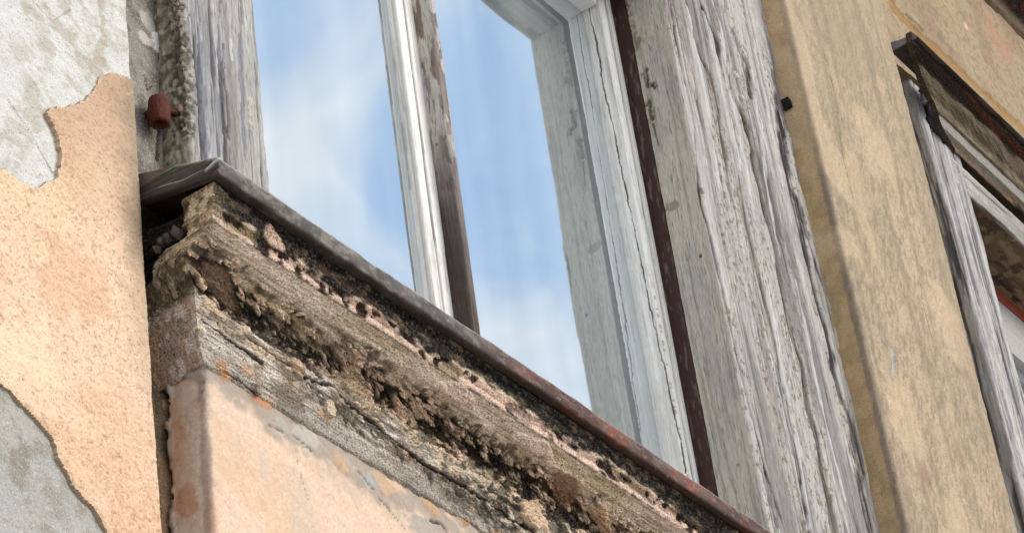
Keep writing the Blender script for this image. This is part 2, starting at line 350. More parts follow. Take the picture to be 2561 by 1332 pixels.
edg = ss(XE-0.055, XE-0.004, U+(n2-.5)*.05)*ss(-0.62, -0.2, V); coat.col = mixc(coat.col, C(165, 146, 122), edg*0.75)
coat.col = mixc(coat.col, C(238, 222, 196), (1-ss(0.0, 0.0035, np.minimum(dU, dL)))*0.7)
coat.col = coat.col*np.array([.96, .955, .95])
coat.h += (n2-0.5)*0.0014+(n3-0.5)*0.0008 + (n1-.5)*0.005
coat.h -= ss(XE-0.007, XE, U)**2*0.0035 + ss(0.6, 0.72, fbm(U*260, V*260, 44, 2))*0.0012
coat.h -= (1-ss(0, 0.006, np.minimum(dU, dL)))*0.0015
coat.stroke([(120, 580), (125, 600), (133, 625)], 0.0018, (196, 110, 78), 0.7, -0.0012); coat.stroke([(92, 566), (120, 572)], 0.0012, (196, 120, 86), 0.6)
coat.stroke([(240, 830), (255, 895), (262, 915)], 0.0016, (205, 196, 188), 0.8, -0.001); coat.stroke([(318, 235), (352, 222)], 0.0012, (214, 190, 160), 0.7)
coat.stroke([(60, 470), (75, 520), (62, 590), (80, 660)], 0.0007, (170, 128, 100), 0.6, -0.0006, rough=1.5); coat.stroke([(300, 640), (285, 720), (300, 800), (290, 860)], 0.0007, (176, 134, 104), 0.6, -0.0006, rough=1.5); coat.blob(180, 700, 0.05, (226, 176, 140), 0.45, rough=1.2); coat.blob(60, 880, 0.05, (252, 226, 190), 0.5, rough=1.2); coat.blob(300, 1050, 0.05, (232, 190, 156), 0.4, rough=1.2)
coat.stroke([(345, 1168), (360, 1215)], 0.0012, (205, 160, 125), 0.7)
coat.stroke([(310, 245), (332, 290), (348, 310)], 0.0010, (110, 90, 74), 0.6)
coat.build('plaster_coat', M_PEACH, pilaster, skirt=0.007, skirt_dir=(0, 1, 0), edge=(204, 176, 148))

# ---- apron panel under the first sill, its left side and its front in one sheet
XA = -0.224
s = post([(XA+0.008, 0.06), (XA, 0.0), (XA, -0.056), (XA+0.002, -0.060), (XA+0.006, -0.0615), (1.9, -0.062)], -1.10, -0.33, 0.0022)
U, V = s.U, s.V; k1 = s.knots[3]
n1 = fbm(U*12, V*12, 51, 4); n2 = fbm(U*70, V*70, 52, 4)
s.col = np.ones(U.shape+(3,))*C(236, 206, 180)
s.col = mixc(s.col, C(216, 192, 172), ss(0.45, 0.62, n1)*0.7); s.col = mixc(s.col, C(234, 196, 160), ss(0.5, 0.66, fbm(U*18, V*10, 53, 3))*0.7)
s.col = mixc(s.col, C(232, 206, 180), ss(0.55, 0.7, n2)*0.4)
side = 1-ss(k1-0.006, k1+0.010, U + (n2-0.5)*0.006)
ps = fbm(U*24, V*10, 54, 4)
sc = np.ones(U.shape+(3,))*C(232, 210, 190); sc = mixc(sc, C(226, 184, 156), ss(0.48, 0.66, ps)*0.7); sc = mixc(sc, C(142, 126, 112), ss(0.52, 0.68, fbm(U*30, V*14, 55, 4))*0.8)
s.col = s.col*(1-side[..., None])+sc*side[..., None]
s.h += (n2-0.5)*0.0028 + (n1-0.5)*0.005
s.blob(440, 850, 0.035, (182, 140, 118), 0.85, asp=0.6); s.blob(435, 1100, 0.02, (206, 160, 126), 0.6); s.blob(475, 1250, 0.03, (208, 150, 112), 0.7, asp=0.6)
s.blob(425, 720, 0.028, (138, 132, 130), 0.85, 0.002); s.blob(452, 760, 0.014, (172, 166, 156), 0.9, 0.002, fs=90)
s.stroke([(405, 660), (404, 740), (400, 800), (407, 870), (405, 930), (408, 1000), (412, 1060), (414, 1140), (420, 1250), (428, 1332)], 0.0050, (30, 27, 26), 0.95, -0.010, rough=0.7, soft=0.6)
s.stroke([(416, 940), (420, 970), (414, 1010)], 0.010, (185, 182, 180), 0.9, 0.004, rough=0.8, soft=0.8); s.stroke([(418, 1045), (428, 1100), (436, 1140)], 0.005, (160, 148, 132), 0.9, 0.006, soft=0.8)
s.stroke([(420, 1180), (428, 1240), (434, 1332)], 0.005, (128, 118, 98), 0.9, 0.003)
s.stroke([(505, 960), (508, 1050), (512, 1150), (520, 1320)], 0.006, (150, 118, 98), 0.45)
s.stroke([(509, 900), (512, 930), (508, 980)], 0.0012, (110, 92, 80), 0.7, -0.001)
# grey smear of old filler under the moulding, with flaked spots
s.stroke([(500, 935), (600, 990), (700, 1045), (800, 1110), (900, 1180), (1000, 1240), (1100, 1300), (1200, 1360), (1500, 1560), (1800, 1700)], 0.031, (170, 158, 146), 0.85, 0.001, rough=0.7, fs=45, soft=0.3, vary=False)
for (x, y, r, c) in ((524, 905, .012, (196, 138, 96)), (548, 925, .013, (200, 142, 98)), (650, 1004, .010, (205, 148, 104)), (845, 1150, .012, (206, 172, 140)), (860, 1172, .008, (214, 180, 146)), (935, 1150, .010, (150, 108, 62)), (960, 1215, .016, (210, 176, 144)), (1080, 1270, .012, (205, 165, 128)), (760, 1095, .020, (196, 190, 176)), (700, 1065, .010, (188, 180, 165)), (1060, 1318, .02, (180, 172, 160)), (493, 915, .011, (190, 186, 178)), (920, 1205, .012, (184, 180, 172)), (1150, 1290, .010, (190, 130, 84))):
    s.blob(x, y, r, c, 0.9, 0.0015, fs=70, asp=1.5, rough=0.9)
s.stroke([(745, 1150), (752, 1200), (770, 1250)], 0.0009, (150, 120, 98), 0.8, -0.001); s.stroke([(670, 1060), (700, 1075), (745, 1100), (775, 1130)], 0.0014, (110, 98, 86), 0.85, -0.003)
s.stroke([(945, 1245), (975, 1275), (1010, 1320)], 0.0014, (96, 86, 78), 0.85, -0.003); s.stroke([(895, 1180), (915, 1210), (935, 1225)], 0.0016, (80, 74, 70), 0.9, -0.003)
s.stroke([(1075, 1300), (1100, 1310), (1115, 1332)], 0.003, (40, 34, 30), 0.9, -0.004)
s.build('apron_panel', M_PLAIN, wall, skirt=0.01, label='peach plaster panel below the window sill, chipped along its left edge')

# ---- broad pilaster between the two windows
YR = -0.085
XR0 = float(np.mean([at(1964, 0, YR)[0], at(2113, 660, YR)[0], at(2272, 1332, YR)[0]])); XR1 = float(np.mean([at(2207, 0, YR)[0], at(2384, 710, YR)[0], at(2551, 1326, YR)[0]]))
s = post([(XR0-0.002, 0.02), (XR0-0.001, YR+0.010), (XR0+0.0005, YR+0.002), (XR0+0.0025, YR), (XR1-0.008, YR), (XR1, YR+0.005), (XR1+0.001, 0.02)], -0.9, 3.3, 0.0034)
U, V = s.U, s.V; k1 = s.knots[1]; k2 = s.knots[3]
n1 = fbm(U*7, V*4, 61, 4); n2 = fbm(U*70, V*50, 62, 4); d1 = fbm((U-V*0.35)*150, (V+U*0.35)*45, 63, 4)
s.col = np.ones(U.shape+(3,))*C(202, 182, 160)
s.col = mixc(s.col, C(190, 174, 150), ss(0.44, 0.66, n1)*0.7); s.col = mixc(s.col, C(220, 196, 170), ss(0.46, 0.66, 1-n1)*0.6)
s.col = mixc(s.col, C(150, 134, 110), ss(0.48, 0.70, d1)*0.55); s.col = mixc(s.col, C(226, 204, 172), ss(0.55, 0.75, 1-d1)*0.3)
s.col = mixc(s.col, C(140, 122, 98), ss(0.58, 0.7, fbm(U*260, V*200, 64, 2))*0.4)
tp = ss(0.75, 1.35, V); s.col = mixc(s.col, C(186, 172, 146), tp*0.5)
side = 1-ss(k1-0.004, k1+0.002, U); s.col = s.col*(1-side[..., None])+(mixc(np.ones(U.shape+(3,))*C(210, 184, 146), C(188, 162, 128), ss(0.42, 0.62, n2)*0.7))*side[..., None]
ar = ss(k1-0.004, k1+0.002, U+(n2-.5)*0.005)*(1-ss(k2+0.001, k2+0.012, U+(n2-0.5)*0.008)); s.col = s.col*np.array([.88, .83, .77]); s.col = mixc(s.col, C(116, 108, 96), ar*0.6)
dr = fbm(U*38, V*1.6, 66, 3); s.col = mixc(s.col, C(146, 130, 108), ss(0.54, 0.70, dr)*0.45*(U > k1)); s.col = mixc(s.col, C(224, 196, 160), ss(0.56, 0.7, fbm(U*10, V*6, 67, 3))*0.45)
for l in ([(2060, 120), (2090, 240), (2105, 380), (2140, 520)], [(2290, 620), (2310, 760), (2345, 900)], [(2180, 1010), (2230, 1120), (2240, 1260)], [(2150, 60), (2200, 130), (2230, 260)]):
    s.stroke(l, 0.0011, (120, 104, 84), 0.7, -0.0008, rough=1.2, fs=40)
s.stroke([(2232, 875), (2234, 905), (2238, 930)], 0.0055, (186, 190, 190), 0.95, -0.003, rough=0.3, vary=False); s.stroke([(2245, 880), (2248, 932)], 0.0015, (110, 104, 96), 0.7)
s.blob(2310, 1180, 0.03, (160, 126, 108), 0.5, fs=60); s.blob(2400, 1145, 0.025, (166, 130, 108), 0.45, fs=80); s.blob(2200, 210, 0.02, (222, 182, 148), 0.5)
re = ss(XR1-XR0-0.05, XR1-XR0-0.005, U-k2+(n2-.5)*0.04)*(1-ss(1.2, 1.4, V)); s.col = mixc(s.col, C(168, 150, 124), re*0.6)
s.h += (n1-0.5)*0.006 + (n2-0.5)*0.0014 + (d1-.5)*0.0014 + (fbm(U*230, V*230, 68, 2)-.5)*0.0012
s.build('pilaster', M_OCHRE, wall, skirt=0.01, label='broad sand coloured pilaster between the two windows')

# ---- joint and wall strip between that pilaster and the second window
s = plane_y(XR1-0.06, 2.3, -0.3, 3.3, 0.012, 0.003)
n1 = fbm(s.U*60, s.V*30, 71, 4); s.col = np.ones(s.U.shape+(3,))*C(150, 138, 116); s.col = mixc(s.col, C(84, 80, 66), ss(0.45, 0.6, n1)*0.8); s.col = mixc(s.col, C(196, 184, 156), ss(0.55, 0.66, fbm(s.U*80, s.V*80, 72, 3))*0.6)
s.h += (n1-0.5)*0.02
s.build('joint_filler', M_GREY, wall)

# ---- stained plaster field above the second window
s = plane_y(XR1-0.02, 3.9, at(2293, 89, -0.13)[2]+0.03, 3.3, -0.045, 0.0035)
U, V = s.U, s.V; n1 = fbm(U*11, V*11, 81, 4); n2 = fbm(U*50, V*50, 82, 4)
s.col = np.ones(U.shape+(3,))*C(186, 162, 130); s.col = mixc(s.col, C(168, 138, 112), ss(0.42, 0.66, n1)*0.7); s.col = mixc(s.col, C(190, 172, 134), ss(0.45, 0.7, fbm(U*16, V*8, 83, 3))*0.7)
s.col = mixc(s.col, C(140, 116, 94), ss(0.5, 0.7, fbm(U*110, V*110, 84, 3))*0.5); s.col = s.col*0.9
s.stroke([(2205, -60), (2235, 20), (2300, 85), (2370, 150), (2440, 215), (2561, 325), (2900, 630), (3300, 990)], 0.020, (170, 128, 72), 0.85, -0.004, rough=0.3, vary=False)
s.stroke([(2226, -20), (2262, 30), (2310, 78)], 0.003, (120, 88, 50), 0.7, -0.003)
s.blob(2416, 66, 0.012, (236, 190, 160), 0.9, fs=90, rough=0.5); s.blob(2350, 90, 0.02, (120, 112, 92), 0.5); s.blob(2500, 110, 0.06, (188, 140, 112), 0.6)
s.h += (n1-0.5)*0.008+(n2-0.5)*0.004
s.build('plaster_field', M_OCHRE, wall, skirt=0.05, skirt_dir=(0, 1, 0), label='brown stained plaster above the second window')
# dark underside moulding of the storey above
q = at(2470, 0, -0.05); zc = q[2]
s = rail([(-0.045, zc-0.004), (-0.055, zc+0.002), (-0.060, zc+0.03), (-0.10, zc+0.045), (-0.13, zc+0.06), (-0.135, zc+0.16), (-0.04, zc+0.18)], 2.20, 4.2, 0.004)
n1 = fbm(s.U*30, s.V*60, 91, 4); s.col = np.ones(s.U.shape+(3,))*C(52, 38, 30); s.col = mixc(s.col, C(110, 52, 34), ss(0.5, 0.66, n1)*0.7); s.col = mixc(s.col, C(128, 110, 88), (1-ss(0.02, 0.05, s.V+(n1-.5)*.03))*0.8)
s.h += (n1-0.5)*0.006
s.build('cornice', M_CRUST, wall, label='dark stained cornice in the upper right corner')

# ================================================================== FIRST WINDOW
win = thing('window', 'large two-sash window with peeling white frame, wide grey weathered wooden casing and crusted moulded sill', 'window', (0.5, 0.0, -0.4))
YT = -0.040; YF = 0.058; YG = 0.092
XB = 1.075
# ---- right casing: tan reveal side, arris, bluish grey front, right edge
XT1 = float(np.mean([at(1922, 0, YT)[0], at(2062, 666, YT)[0], at(2206, 1332, YT)[0]]))
s = post([(XB, 0.030), (XB, YT+0.004), (XB+0.004, YT), (XT1-0.004, YT), (XT1, YT+0.005), (XT1, 0.03)], -0.20, 1.75, 0.0017)
U, V = s.U, s.V; ka = s.knots[1]; kb = s.knots[4]
g1, g2, aa = wood(s, 100, U, V, beige_k=0.3, relief=0.0030, fine=0.85)
# reveal side: smoother and greyer beige
side = 1-ss(ka-0.004, ka+0.006, U)
n1 = fbm(U*30, V*9, 108, 4)
tan = np.ones(U.shape+(3,))*C(208, 199, 182); tan = mixc(tan, C(182, 177, 168), ss(0.45, 0.62, n1)*0.7); tan = mixc(tan, C(204, 198, 184), ss(0.5, 0.66, 1-fbm(U*60, V*20, 109, 3))*0.6)
tan = mixc(tan, C(140, 134, 122), ss(0.56, 0.72, g2)*0.5)
s.col = s.col*(1-side[..., None]*0.88)+tan*side[..., None]*0.88
s.h = s.h*(1-side*0.65)*(1-0.7*(np.abs(U-ka) < 0.006))
fib = np.clip(0.68+1.0*ss(0.38, 0.62, fbm(aa*330, V*7, 131, 3))-0.35*ss(0.5, 0.6, fbm(aa*90, V*14, 132, 3)), 0, 1)
def st(l, w, c=None, k=1.0, depth=0.0, rough=0.4, fs=14, soft=0.4, **kw):
    return s.stroke(l, w*1.7, c, np.clip(fib*k*1.25, 0, 1), depth*0.55, min(rough, 0.8)*0.8, fs, soft=0.3, **kw)
st([(1676, 0), (1700, 150), (1734, 294), (1744, 483), (1775, 600), (1791, 678), (1811, 750), (1845, 900), (1877, 1030), (1905, 1130), (1929, 1222), (1965, 1332)], 0.0016, (36, 30, 26), 0.98, -0.004, rough=0.8)
# deep grooves, mossy
st([(1757, 20), (1790, 100), (1810, 160), (1840, 250), (1865, 310), (1886, 420), (1905, 500), (1923, 567), (1944, 650), (1968, 761), (1986, 852), (2008, 912), (2021, 1013), (2036, 1079), (2055, 1170), (2077, 1265), (2090, 1332)], 0.0062, (50, 43, 34), 0.95, -0.0065, rough=0.6, soft=0.45)
st([(1715, 0), (1733, 60), (1748, 130), (1775, 180), (1795, 240), (1803, 330), (1820, 430), (1835, 520), (1850, 620), (1880, 760), (1905, 870)], 0.0038, (70, 61, 50), 0.85, -0.004, rough=0.7)
st([(1847, 440), (1858, 500), (1866, 560), (1881, 620), (1895, 680), (1925, 800), (1945, 900), (1965, 1000), (1985, 1110), (2010, 1240), (2025, 1332)], 0.0022, (60, 50, 36), 0.9, -0.003, rough=0.8)
st([(1812, 0), (1828, 60), (1850, 130), (1868, 165), (1880, 240)], 0.0050, (62, 54, 42), 0.9, -0.005, rough=0.7)
# mossy grit in the grooves, mauve-grey weathered zones between them
gz_ = fbm(U*16, V*1.8, 133, 4); s.col = mixc(s.col, C(118, 112, 112), ss(0.52, 0.66, gz_)*(1-side)*0.6); s.col = mixc(s.col, C(200, 195, 190), ss(0.52, 0.64, 1-gz_)*(1-side)*0.5)
s.col = mixc(s.col, C(120, 104, 78), ss(0.60, 0.68, fbm(U*210, V*120, 134, 3))*ss(0.5, 0.6, fbm(U*24, V*4, 135, 3))*0.7*(1-side))
# pale ridges
for l in ([(1720, 20), (1745, 130), (1765, 230), (1785, 350), (1800, 470)], [(1780, 0), (1800, 60), (1812, 150), (1830, 240), (1850, 340), (1868, 430), (1885, 520)], [(1880, 180), (1898, 300), (1915, 420), (1935, 540), (1950, 640)], [(1915, 700), (1940, 820), (1962, 950), (1985, 1060), (2005, 1180), (2025, 1320)], [(1990, 700), (2010, 800), (2040, 950), (2075, 1100), (2110, 1250)], [(1830, 300), (1850, 420)]):
    st(l, 0.0036, (214, 212, 212), 0.6, 0.0014, rough=0.6)
# dark bands near the right side
st([(1936, 180), (1944, 236), (1954, 315), (1965, 389), (1980, 473), (2007, 567), (2030, 672), (2056, 786), (2082, 877), (2100, 960), (2118, 1053), (2147, 1164), (2160, 1230), (2175, 1320)], 0.0105, (58, 52, 56), 0.85, -0.0024, rough=1.5, soft=0.1)
st([(1965, 389), (1985, 470), (2020, 590), (2060, 720), (2100, 880), (2135, 1000)], 0.0025, (58, 52, 54), 0.85, -0.003, rough=0.7)
st([(1905, 30), (1925, 120), (1945, 200), (1960, 280)], 0.004, (136, 134, 146), 0.8, -0.002)
st([(1985, 395), (2003, 470), (2030, 580), (2062, 700), (2085, 800), (2105, 900), (2128, 1000), (2150, 1100), (2175, 1220)], 0.0030, (208, 200, 176), 0.8, 0.003, rough=0.7)
# knots, holes and moss on the reveal
st([(1612, 180), (1620, 215), (1640, 215)], 0.006, (70, 58, 46), 0.9, -0.005, fs=120); st([(1622, 255), (1630, 300)], 0.0055, (106, 88, 64), 0.85, -0.004, fs=120); st([(1633, 310), (1648, 365)], 0.0025, (90, 80, 70), 0.7)
st([(1560, 10), (1572, 60), (1578, 120)], 0.007, (112, 98, 80), 0.75, -0.002, rough=0.8, fs=150)
s.blob(1620, 80, 0.014, (206, 198, 176), 0.6, 0.003); s.blob(1755, 478, 0.006, (120, 96, 64), 0.8, -0.002); s.blob(1680, 515, 0.012, (132, 116, 92), 0.6, -0.002, fs=90)
s.blob(1752, 638, 0.004, (80, 78, 88), 0.9, -0.002); s.blob(1840, 190, 0.008, (212, 204, 184), 0.9, 0.004); s.blob(1853, 245, 0.006, (214, 208, 190), 0.9, 0.005)
s.blob(1845, 1160, 0.006, (150, 128, 84), 0.8); s.blob(1942, 1305, 0.011, (104, 104, 108), 0.8, asp=0.7); s.blob(1925, 1250, 0.010, (120, 120, 122), 0.7)
e1 = fbm(V*26, V*0, 120, 4); s.h -= ss(kb-0.012, kb, U)*0.004*(0.3+e1*2)
s.N[...] = s.N
s.P[..., 0] += np.where(U > kb-0.03, (fbm(V*9, V*0+3, 121, 4)-0.5)*0.022*ss(kb-0.03, kb, U), 0)
s.P[..., 0] += np.where(U < ka+0.01, -(fbm(V*30, V*0+3, 122, 3)-0.5)*0.003*ss(ka*0.5, 0, U), 0)
s.build('casing', M_WOOD, win, skirt=0.02, label='wide grey wooden casing board with deep cracks, right of the panes')

# ---- left casing: side face with moss, front
XL0 = float(at(455, 0, YT)[0]); XL1 = float(np.mean([at(641, 0, YT)[0], at(652, 200, YT)[0], at(669, 420, YT)[0]]))
s = post([(XL0-0.004, 0.01), (XL0-0.002, YT+0.004), (XL0+0.004, YT), (XL1-0.004, YT), (XL1, YT+0.004), (XL1, 0.03)], -0.20, 0.75, 0.0016)
U, V = s.U, s.V; ka = s.knots[1]; kb = s.knots[4]
g1, g2, aa = wood(s, 140, U, V, beige_k=0.3, relief=0.0028, base=(172, 170, 170))
side = 1-ss(ka-0.006, ka+0.022, U+(fbm(U*50, V*16, 145, 3)-0.5)*0.02)
n1 = fbm(U*150, V*120, 146, 4); mc = np.ones(U.shape+(3,))*C(160, 152, 138); mc = mixc(mc, C(110, 98, 80), ss(0.50, 0.60, n1)*0.8); mc = mixc(mc, C(196, 186, 162), ss(0.54, 0.66, fbm(U*110, V*90, 147, 3))*0.8)
s.col = s.col*(1-side[..., None])+mc*side[..., None]; s.h += side*(n1-0.5)*0.0045
s.stroke([(432, 0), (440, 60), (448, 120), (456, 200), (462, 260), (470, 330)], 0.012, (74, 64, 52), 0.75, -0.003, rough=1.2, fs=160, soft=0.1)
s.stroke([(560, 110), (565, 200), (572, 280), (576, 330)], 0.0022, (70, 66, 68), 0.85, -0.003); s.stroke([(572, 322), (574, 345)], 0.005, (96, 94, 98), 0.85, -0.002)
s.stroke([(628, 250), (624, 290), (630, 325)], 0.007, (206, 196, 176), 0.8, 0.002, fs=120); s.stroke([(578, 100), (582, 150)], 0.004, (222, 220, 220), 0.6, rough=.6)
for l in ([(500, 0), (503, 120), (510, 250), (520, 390)], [(548, 0), (552, 160), (556, 330)], [(600, 0), (604, 180), (612, 400)]):
    s.stroke(l, 0.0035, (122, 124, 138), 0.7, -0.0018, rough=0.6)
s.P[..., 0] += np.where(U > kb-0.02, (fbm(V*12, V*0+3, 149, 4)-0.5)*0.014*ss(kb-0.02, kb, U), 0)
s.build('casing', M_WOOD, win, skirt=0.02, label='narrow grey wooden casing board left of the panes, mossy along its side')

# ---- head casing (only its underside shows, mirrored in the panes)
ZH = 1.035
s = rail([(0.03, ZH), (YT+0.004, ZH), (YT, ZH+0.004), (YT, ZH+0.30)], XL1+0.002, XB-0.002, 0.004)
wood(s, 160, s.V, s.U, beige_k=0.5, relief=0.001); s.build('casing', M_WOOD, win, skirt=0.02, label='grey wooden head casing above the panes')

def box_mesh(name, boxes, mat, parent, bev=0.0015, label=None):
    """bevelled boxes joined into one mesh: (x0,x1,y0,y1,z0,z1)"""
    import bmesh
    bm = bmesh.new()
    for (x0, x1, y0, y1, z0, z1) in boxes:
        r = bmesh.ops.create_cube(bm, size=1.0)
        for v in r['verts']: v.co = Vector((x0+(v.co.x+.5)*(x1-x0), y0+(v.co.y+.5)*(y1-y0), z0+(v.co.z+.5)*(z1-z0)))
        es = list({e for v in r['verts'] for e in v.link_edges})
        bmesh.ops.bevel(bm, geom=es, offset=bev, segments=2, affect='EDGES', profile=0.6)
    me = bpy.data.meshes.new(name); bm.to_mesh(me); bm.free()
    for p in me.polygons: p.use_smooth = False
    a_ = me.color_attributes.new('Col', 'FLOAT_COLOR', 'POINT')
    return link_mesh(name, me, mat, parent, label)
# ---- brown rebate strip round the frame
box_mesh('rebate_strip', [(XB, XB+0.03, 0.031, 0.10, -0.18, 1.068), (XL1-0.03, XL1, 0.031, 0.10, -0.18, 1.068), (XL1, XB, 0.031, 0.10, ZH, ZH+0.033)], M_BROWN, win, label='dark red brown strip between casing and white frame')

# ---- white frame members as profiles with worn paint
def paint(s, seed, a, b, worn=0.3):
    n1 = fbm(a*60, b*6, seed, 4); n2 = fbm(a*300, b*14, seed+1, 3)
    s.col = np.ones(a.shape+(3,))*C(250, 248, 243); s.col = mixc(s.col, C(232, 229, 222), ss(0.42, 0.66, n1)*0.6); s.col = mixc(s.col, C(160, 152, 142), ss(0.62, 0.74, n2)*worn)
    s.h += (n1-0.5)*0.0008 - ss(0.66, 0.72, n2)*0.0004
XG1 = 1.036
s = post([(XG1, YG+0.002), (XG1, 0.078), (XG1+0.004, 0.072), (XG1+0.004, YF+0.004), (XG1+0.007, YF), (XG1+0.019, YF), (XG1+0.0195, YF+0.004), (XG1+0.0215, YF+0.004), (XG1+0.022, YF-0.004), (XG1+0.030, YF-0.004), (XG1+0.031, YF), (XB, YF)], -0.16, ZH, 0.0010)
k = s.knots; paint(s, 170, s.U, s.V)
cm = (np.abs(s.U-(k[6]+k[7])/2-(fbm(s.V*20, s.V*0, 173, 3)-.5)*0.002) < 0.0026*(0.35+fbm(s.V*14, s.V*0, 172, 3))); s.col = mixc(s.col, C(84, 68, 54), cm*0.95); s.h -= cm*0.001
cm = ss(0.55, 0.62, fbm(s.V*260, s.V*0+s.U*20, 175, 1))*(np.abs(s.U-k[4]) < 0.003)*(1-ss(0.35, 0.5, s.V)); s.col = mixc(s.col, C(150, 146, 140), cm*0.6); s.h -= cm*0.0007
s.stroke([(1468, 0), (1489, 100), (1510, 210), (1533, 320), (1553, 420), (1577, 530), (1600, 640), (1622, 750), (1650, 870), (1677, 985), (1700, 1090), (1715, 1180)], 0.0014, (66, 52, 40), 0.95, -0.0012, rough=0.9, fs=60)
s.stroke([(1500, 60), (1545, 280), (1590, 480), (1640, 700), (1690, 930), (1735, 1150)], 0.0008, (176, 168, 156), 0.5, -0.0003, rough=0.6)
s.build('frame', M_WHITE, win, skirt=0.02, label='white painted frame upright at the right, split along its length')
# right sash rails behind that frame line + left stile, all in one sash; the left sash too
xs0, xs1 = 0.4790, XG1-0.001
sashR = box_mesh('sash', [(xs0, xs0+0.036, YF+0.002, 0.10, -0.10, ZH-0.04), (xs0+0.036, xs1, YF+0.004, 0.10, ZH-0.04, ZH-0.001), (xs0+0.036, xs1, YF+0.004, 0.10, -0.10, -0.02)], surface_mat('sash_paint', rough=0.55, speck=0.08, uses_attr=False, base=(0.78, 0.77, 0.75), bump=0.2, bdist=0.001), win, label='right white sash')
def pane(x0, x1, z0, z1, y, parent, name='pane', label=None):
    import bmesh
    bm = bmesh.new(); nx, nz = 14, 18
    for yy, fl in ((y, False), (y+0.004, True)):
        g = [[bm.verts.new((x0+(x1-x0)*i/nx, yy, z0+(z1-z0)*j/nz)) for j in range(nz+1)] for i in range(nx+1)]
        for i in range(nx):
            for j in range(nz):
                f = [g[i][j], g[i+1][j], g[i+1][j+1], g[i][j+1]]; bm.faces.new(f if not fl else f[::-1])
    me = bpy.data.meshes.new(name); bm.to_mesh(me); bm.free()
    for p in me.polygons: p.use_smooth = True
    return link_mesh(name, me, M_GLASS, parent, label)
pane(xs0+0.034, XG1+0.001, -0.03, ZH-0.038, YG, sashR, label='right pane reflecting blue sky, clouds and the casing')
# centre: left sash's right stile (white), brown astragal in front
XM0 = 0.420; YM = 0.072
s = post([(XM0, YM+0.002), (XM0+0.001, 0.066), (XM0+0.003, 0.063), (XM0+0.003, YF+0.002), (XM0+0.005, YF), (XM0+0.021, YF), (XM0+0.0215, YF+0.002), (XM0+0.023, YF+0.002), (XM0+0.0235, YF-0.002), (XM0+0.048, YF-0.002), (XM0+0.05, 0.09)], -0.16, ZH-0.001, 0.0010)
k = s.knots; paint(s, 180, s.U, s.V, 0.45)
cm = (np.abs(s.U-(k[6]+k[7])/2) < 0.0020*(0.2+fbm(s.V*14, s.V*0, 182, 3))); s.col = mixc(s.col, C(96, 82, 68), cm*0.9)
s.col = mixc(s.col, C(170, 150, 120), (np.abs(s.U-k[1]-0.002) < 0.0014)*0.5)
sashL = s.build('sash', M_WHITE, win, skirt=0.02, label='left white sash')
box_mesh('rail', [(XL1, XM0, YF+0.004, 0.10, ZH-0.04, ZH-0.001), (XL1, XM0, YF+0.004, 0.10, -0.10, -0.02), (XL1-0.0, XL1+0.045, YF+0.006, 0.10, -0.02, ZH-0.04)], bpy.data.materials['sash_paint'], sashL)
pane(XL1+0.04, XM0+0.001, -0.03, ZH-0.038, YM, sashL, label='left pane reflecting pale clouds')
XS0, XS1 = 0.462, 0.4815
s = post([(XS0, YF-0.001), (XS0+0.001, 0.034), (XS0+0.003, 0.028), (XS0+0.006, 0.026), (XS1-0.006, 0.026), (XS1-0.002, 0.029), (XS1, 0.036), (XS1, YF+0.004)], -0.16, ZH-0.002, 0.0011)
U, V = s.U, s.V; k = s.knots; wood(s, 190, U, V, base=(122, 112, 107), dark=(78, 68, 63), lite=(170, 161, 156), beige=(150, 130, 116), beige_k=0.4, relief=0.0013)
dn = 1-ss(0.05, 0.40, V+(fbm(U*60, V*9, 193, 3)-.5)*0.25)
s.col = mixc(s.col, C(98, 85, 79), dn*0.6)
upw = ss(0.22, 0.42, V); fl = ss(0.44, 0.52, fbm(U*90, V*26, 194, 4)); s.col = mixc(s.col, C(206, 200, 194), upw*fl*0.8); s.h += upw*fl*0.0009
left = 1-ss(k[1], k[2]+0.003, U); n1 = fbm(U*80, V*12, 195, 4)
s.col = mixc(s.col, C(50, 36, 30), left*(1-upw)*0.7); s.col = mixc(s.col, C(206, 200, 188), left*upw*ss(0.42, 0.5, n1)*0.9); s.col = mixc(s.col, C(120, 92, 76), left*upw*ss(0.58, 0.66, n1)*0.8)  # lower left face darkened in colour for shade; flaked paint above
s.build('astragal', M_WOOD, win, skirt=0.01, label='worn brown cover strip standing between the two panes')

# ================================================================== MOULDED SILL (part) with its metal flashing (sub-part)
knots = [(-0.1480, -0.2360), (-0.1430, -0.2440), (-0.1405, -0.2600), (-0.1335, -0.2640), (-0.1325, -0.2730), (-0.126, -0.2770), (-0.117, -0.2840), (-0.106, -0.2900), (-0.095, -0.2955), (-0.084, -0.3000), (-0.0765, -0.3070), (-0.0745, -0.3160), (-0.0750, -0.3270), (-0.0765, -0.3400), (-0.0765, -0.3560), (-0.0735, -0.3720), (-0.0690, -0.3860), (-0.0665, -0.4000), (-0.058, -0.4040)]
band_of = [0.0, 0.3, 1.0, 1.3, 2.0, 2.2, 2.5, 2.75, 3.0, 3.4, 3.8, 4.0, 4.4, 4.8, 5.1, 5.4, 5.7, 6.0, 6.2]
xl_of = [-.294, -.290, -.288, -.282, -.280, -.281, -.282, -.283, -.282, -.268, -.252, -.247, -.248, -.250, -.249, -.245, -.238, -.230, -.226]
prof, tt, kn = resample(knots, 0.0014)
BND = np.interp(tt, kn, band_of); XLF = np.interp(tt, kn, xl_of)
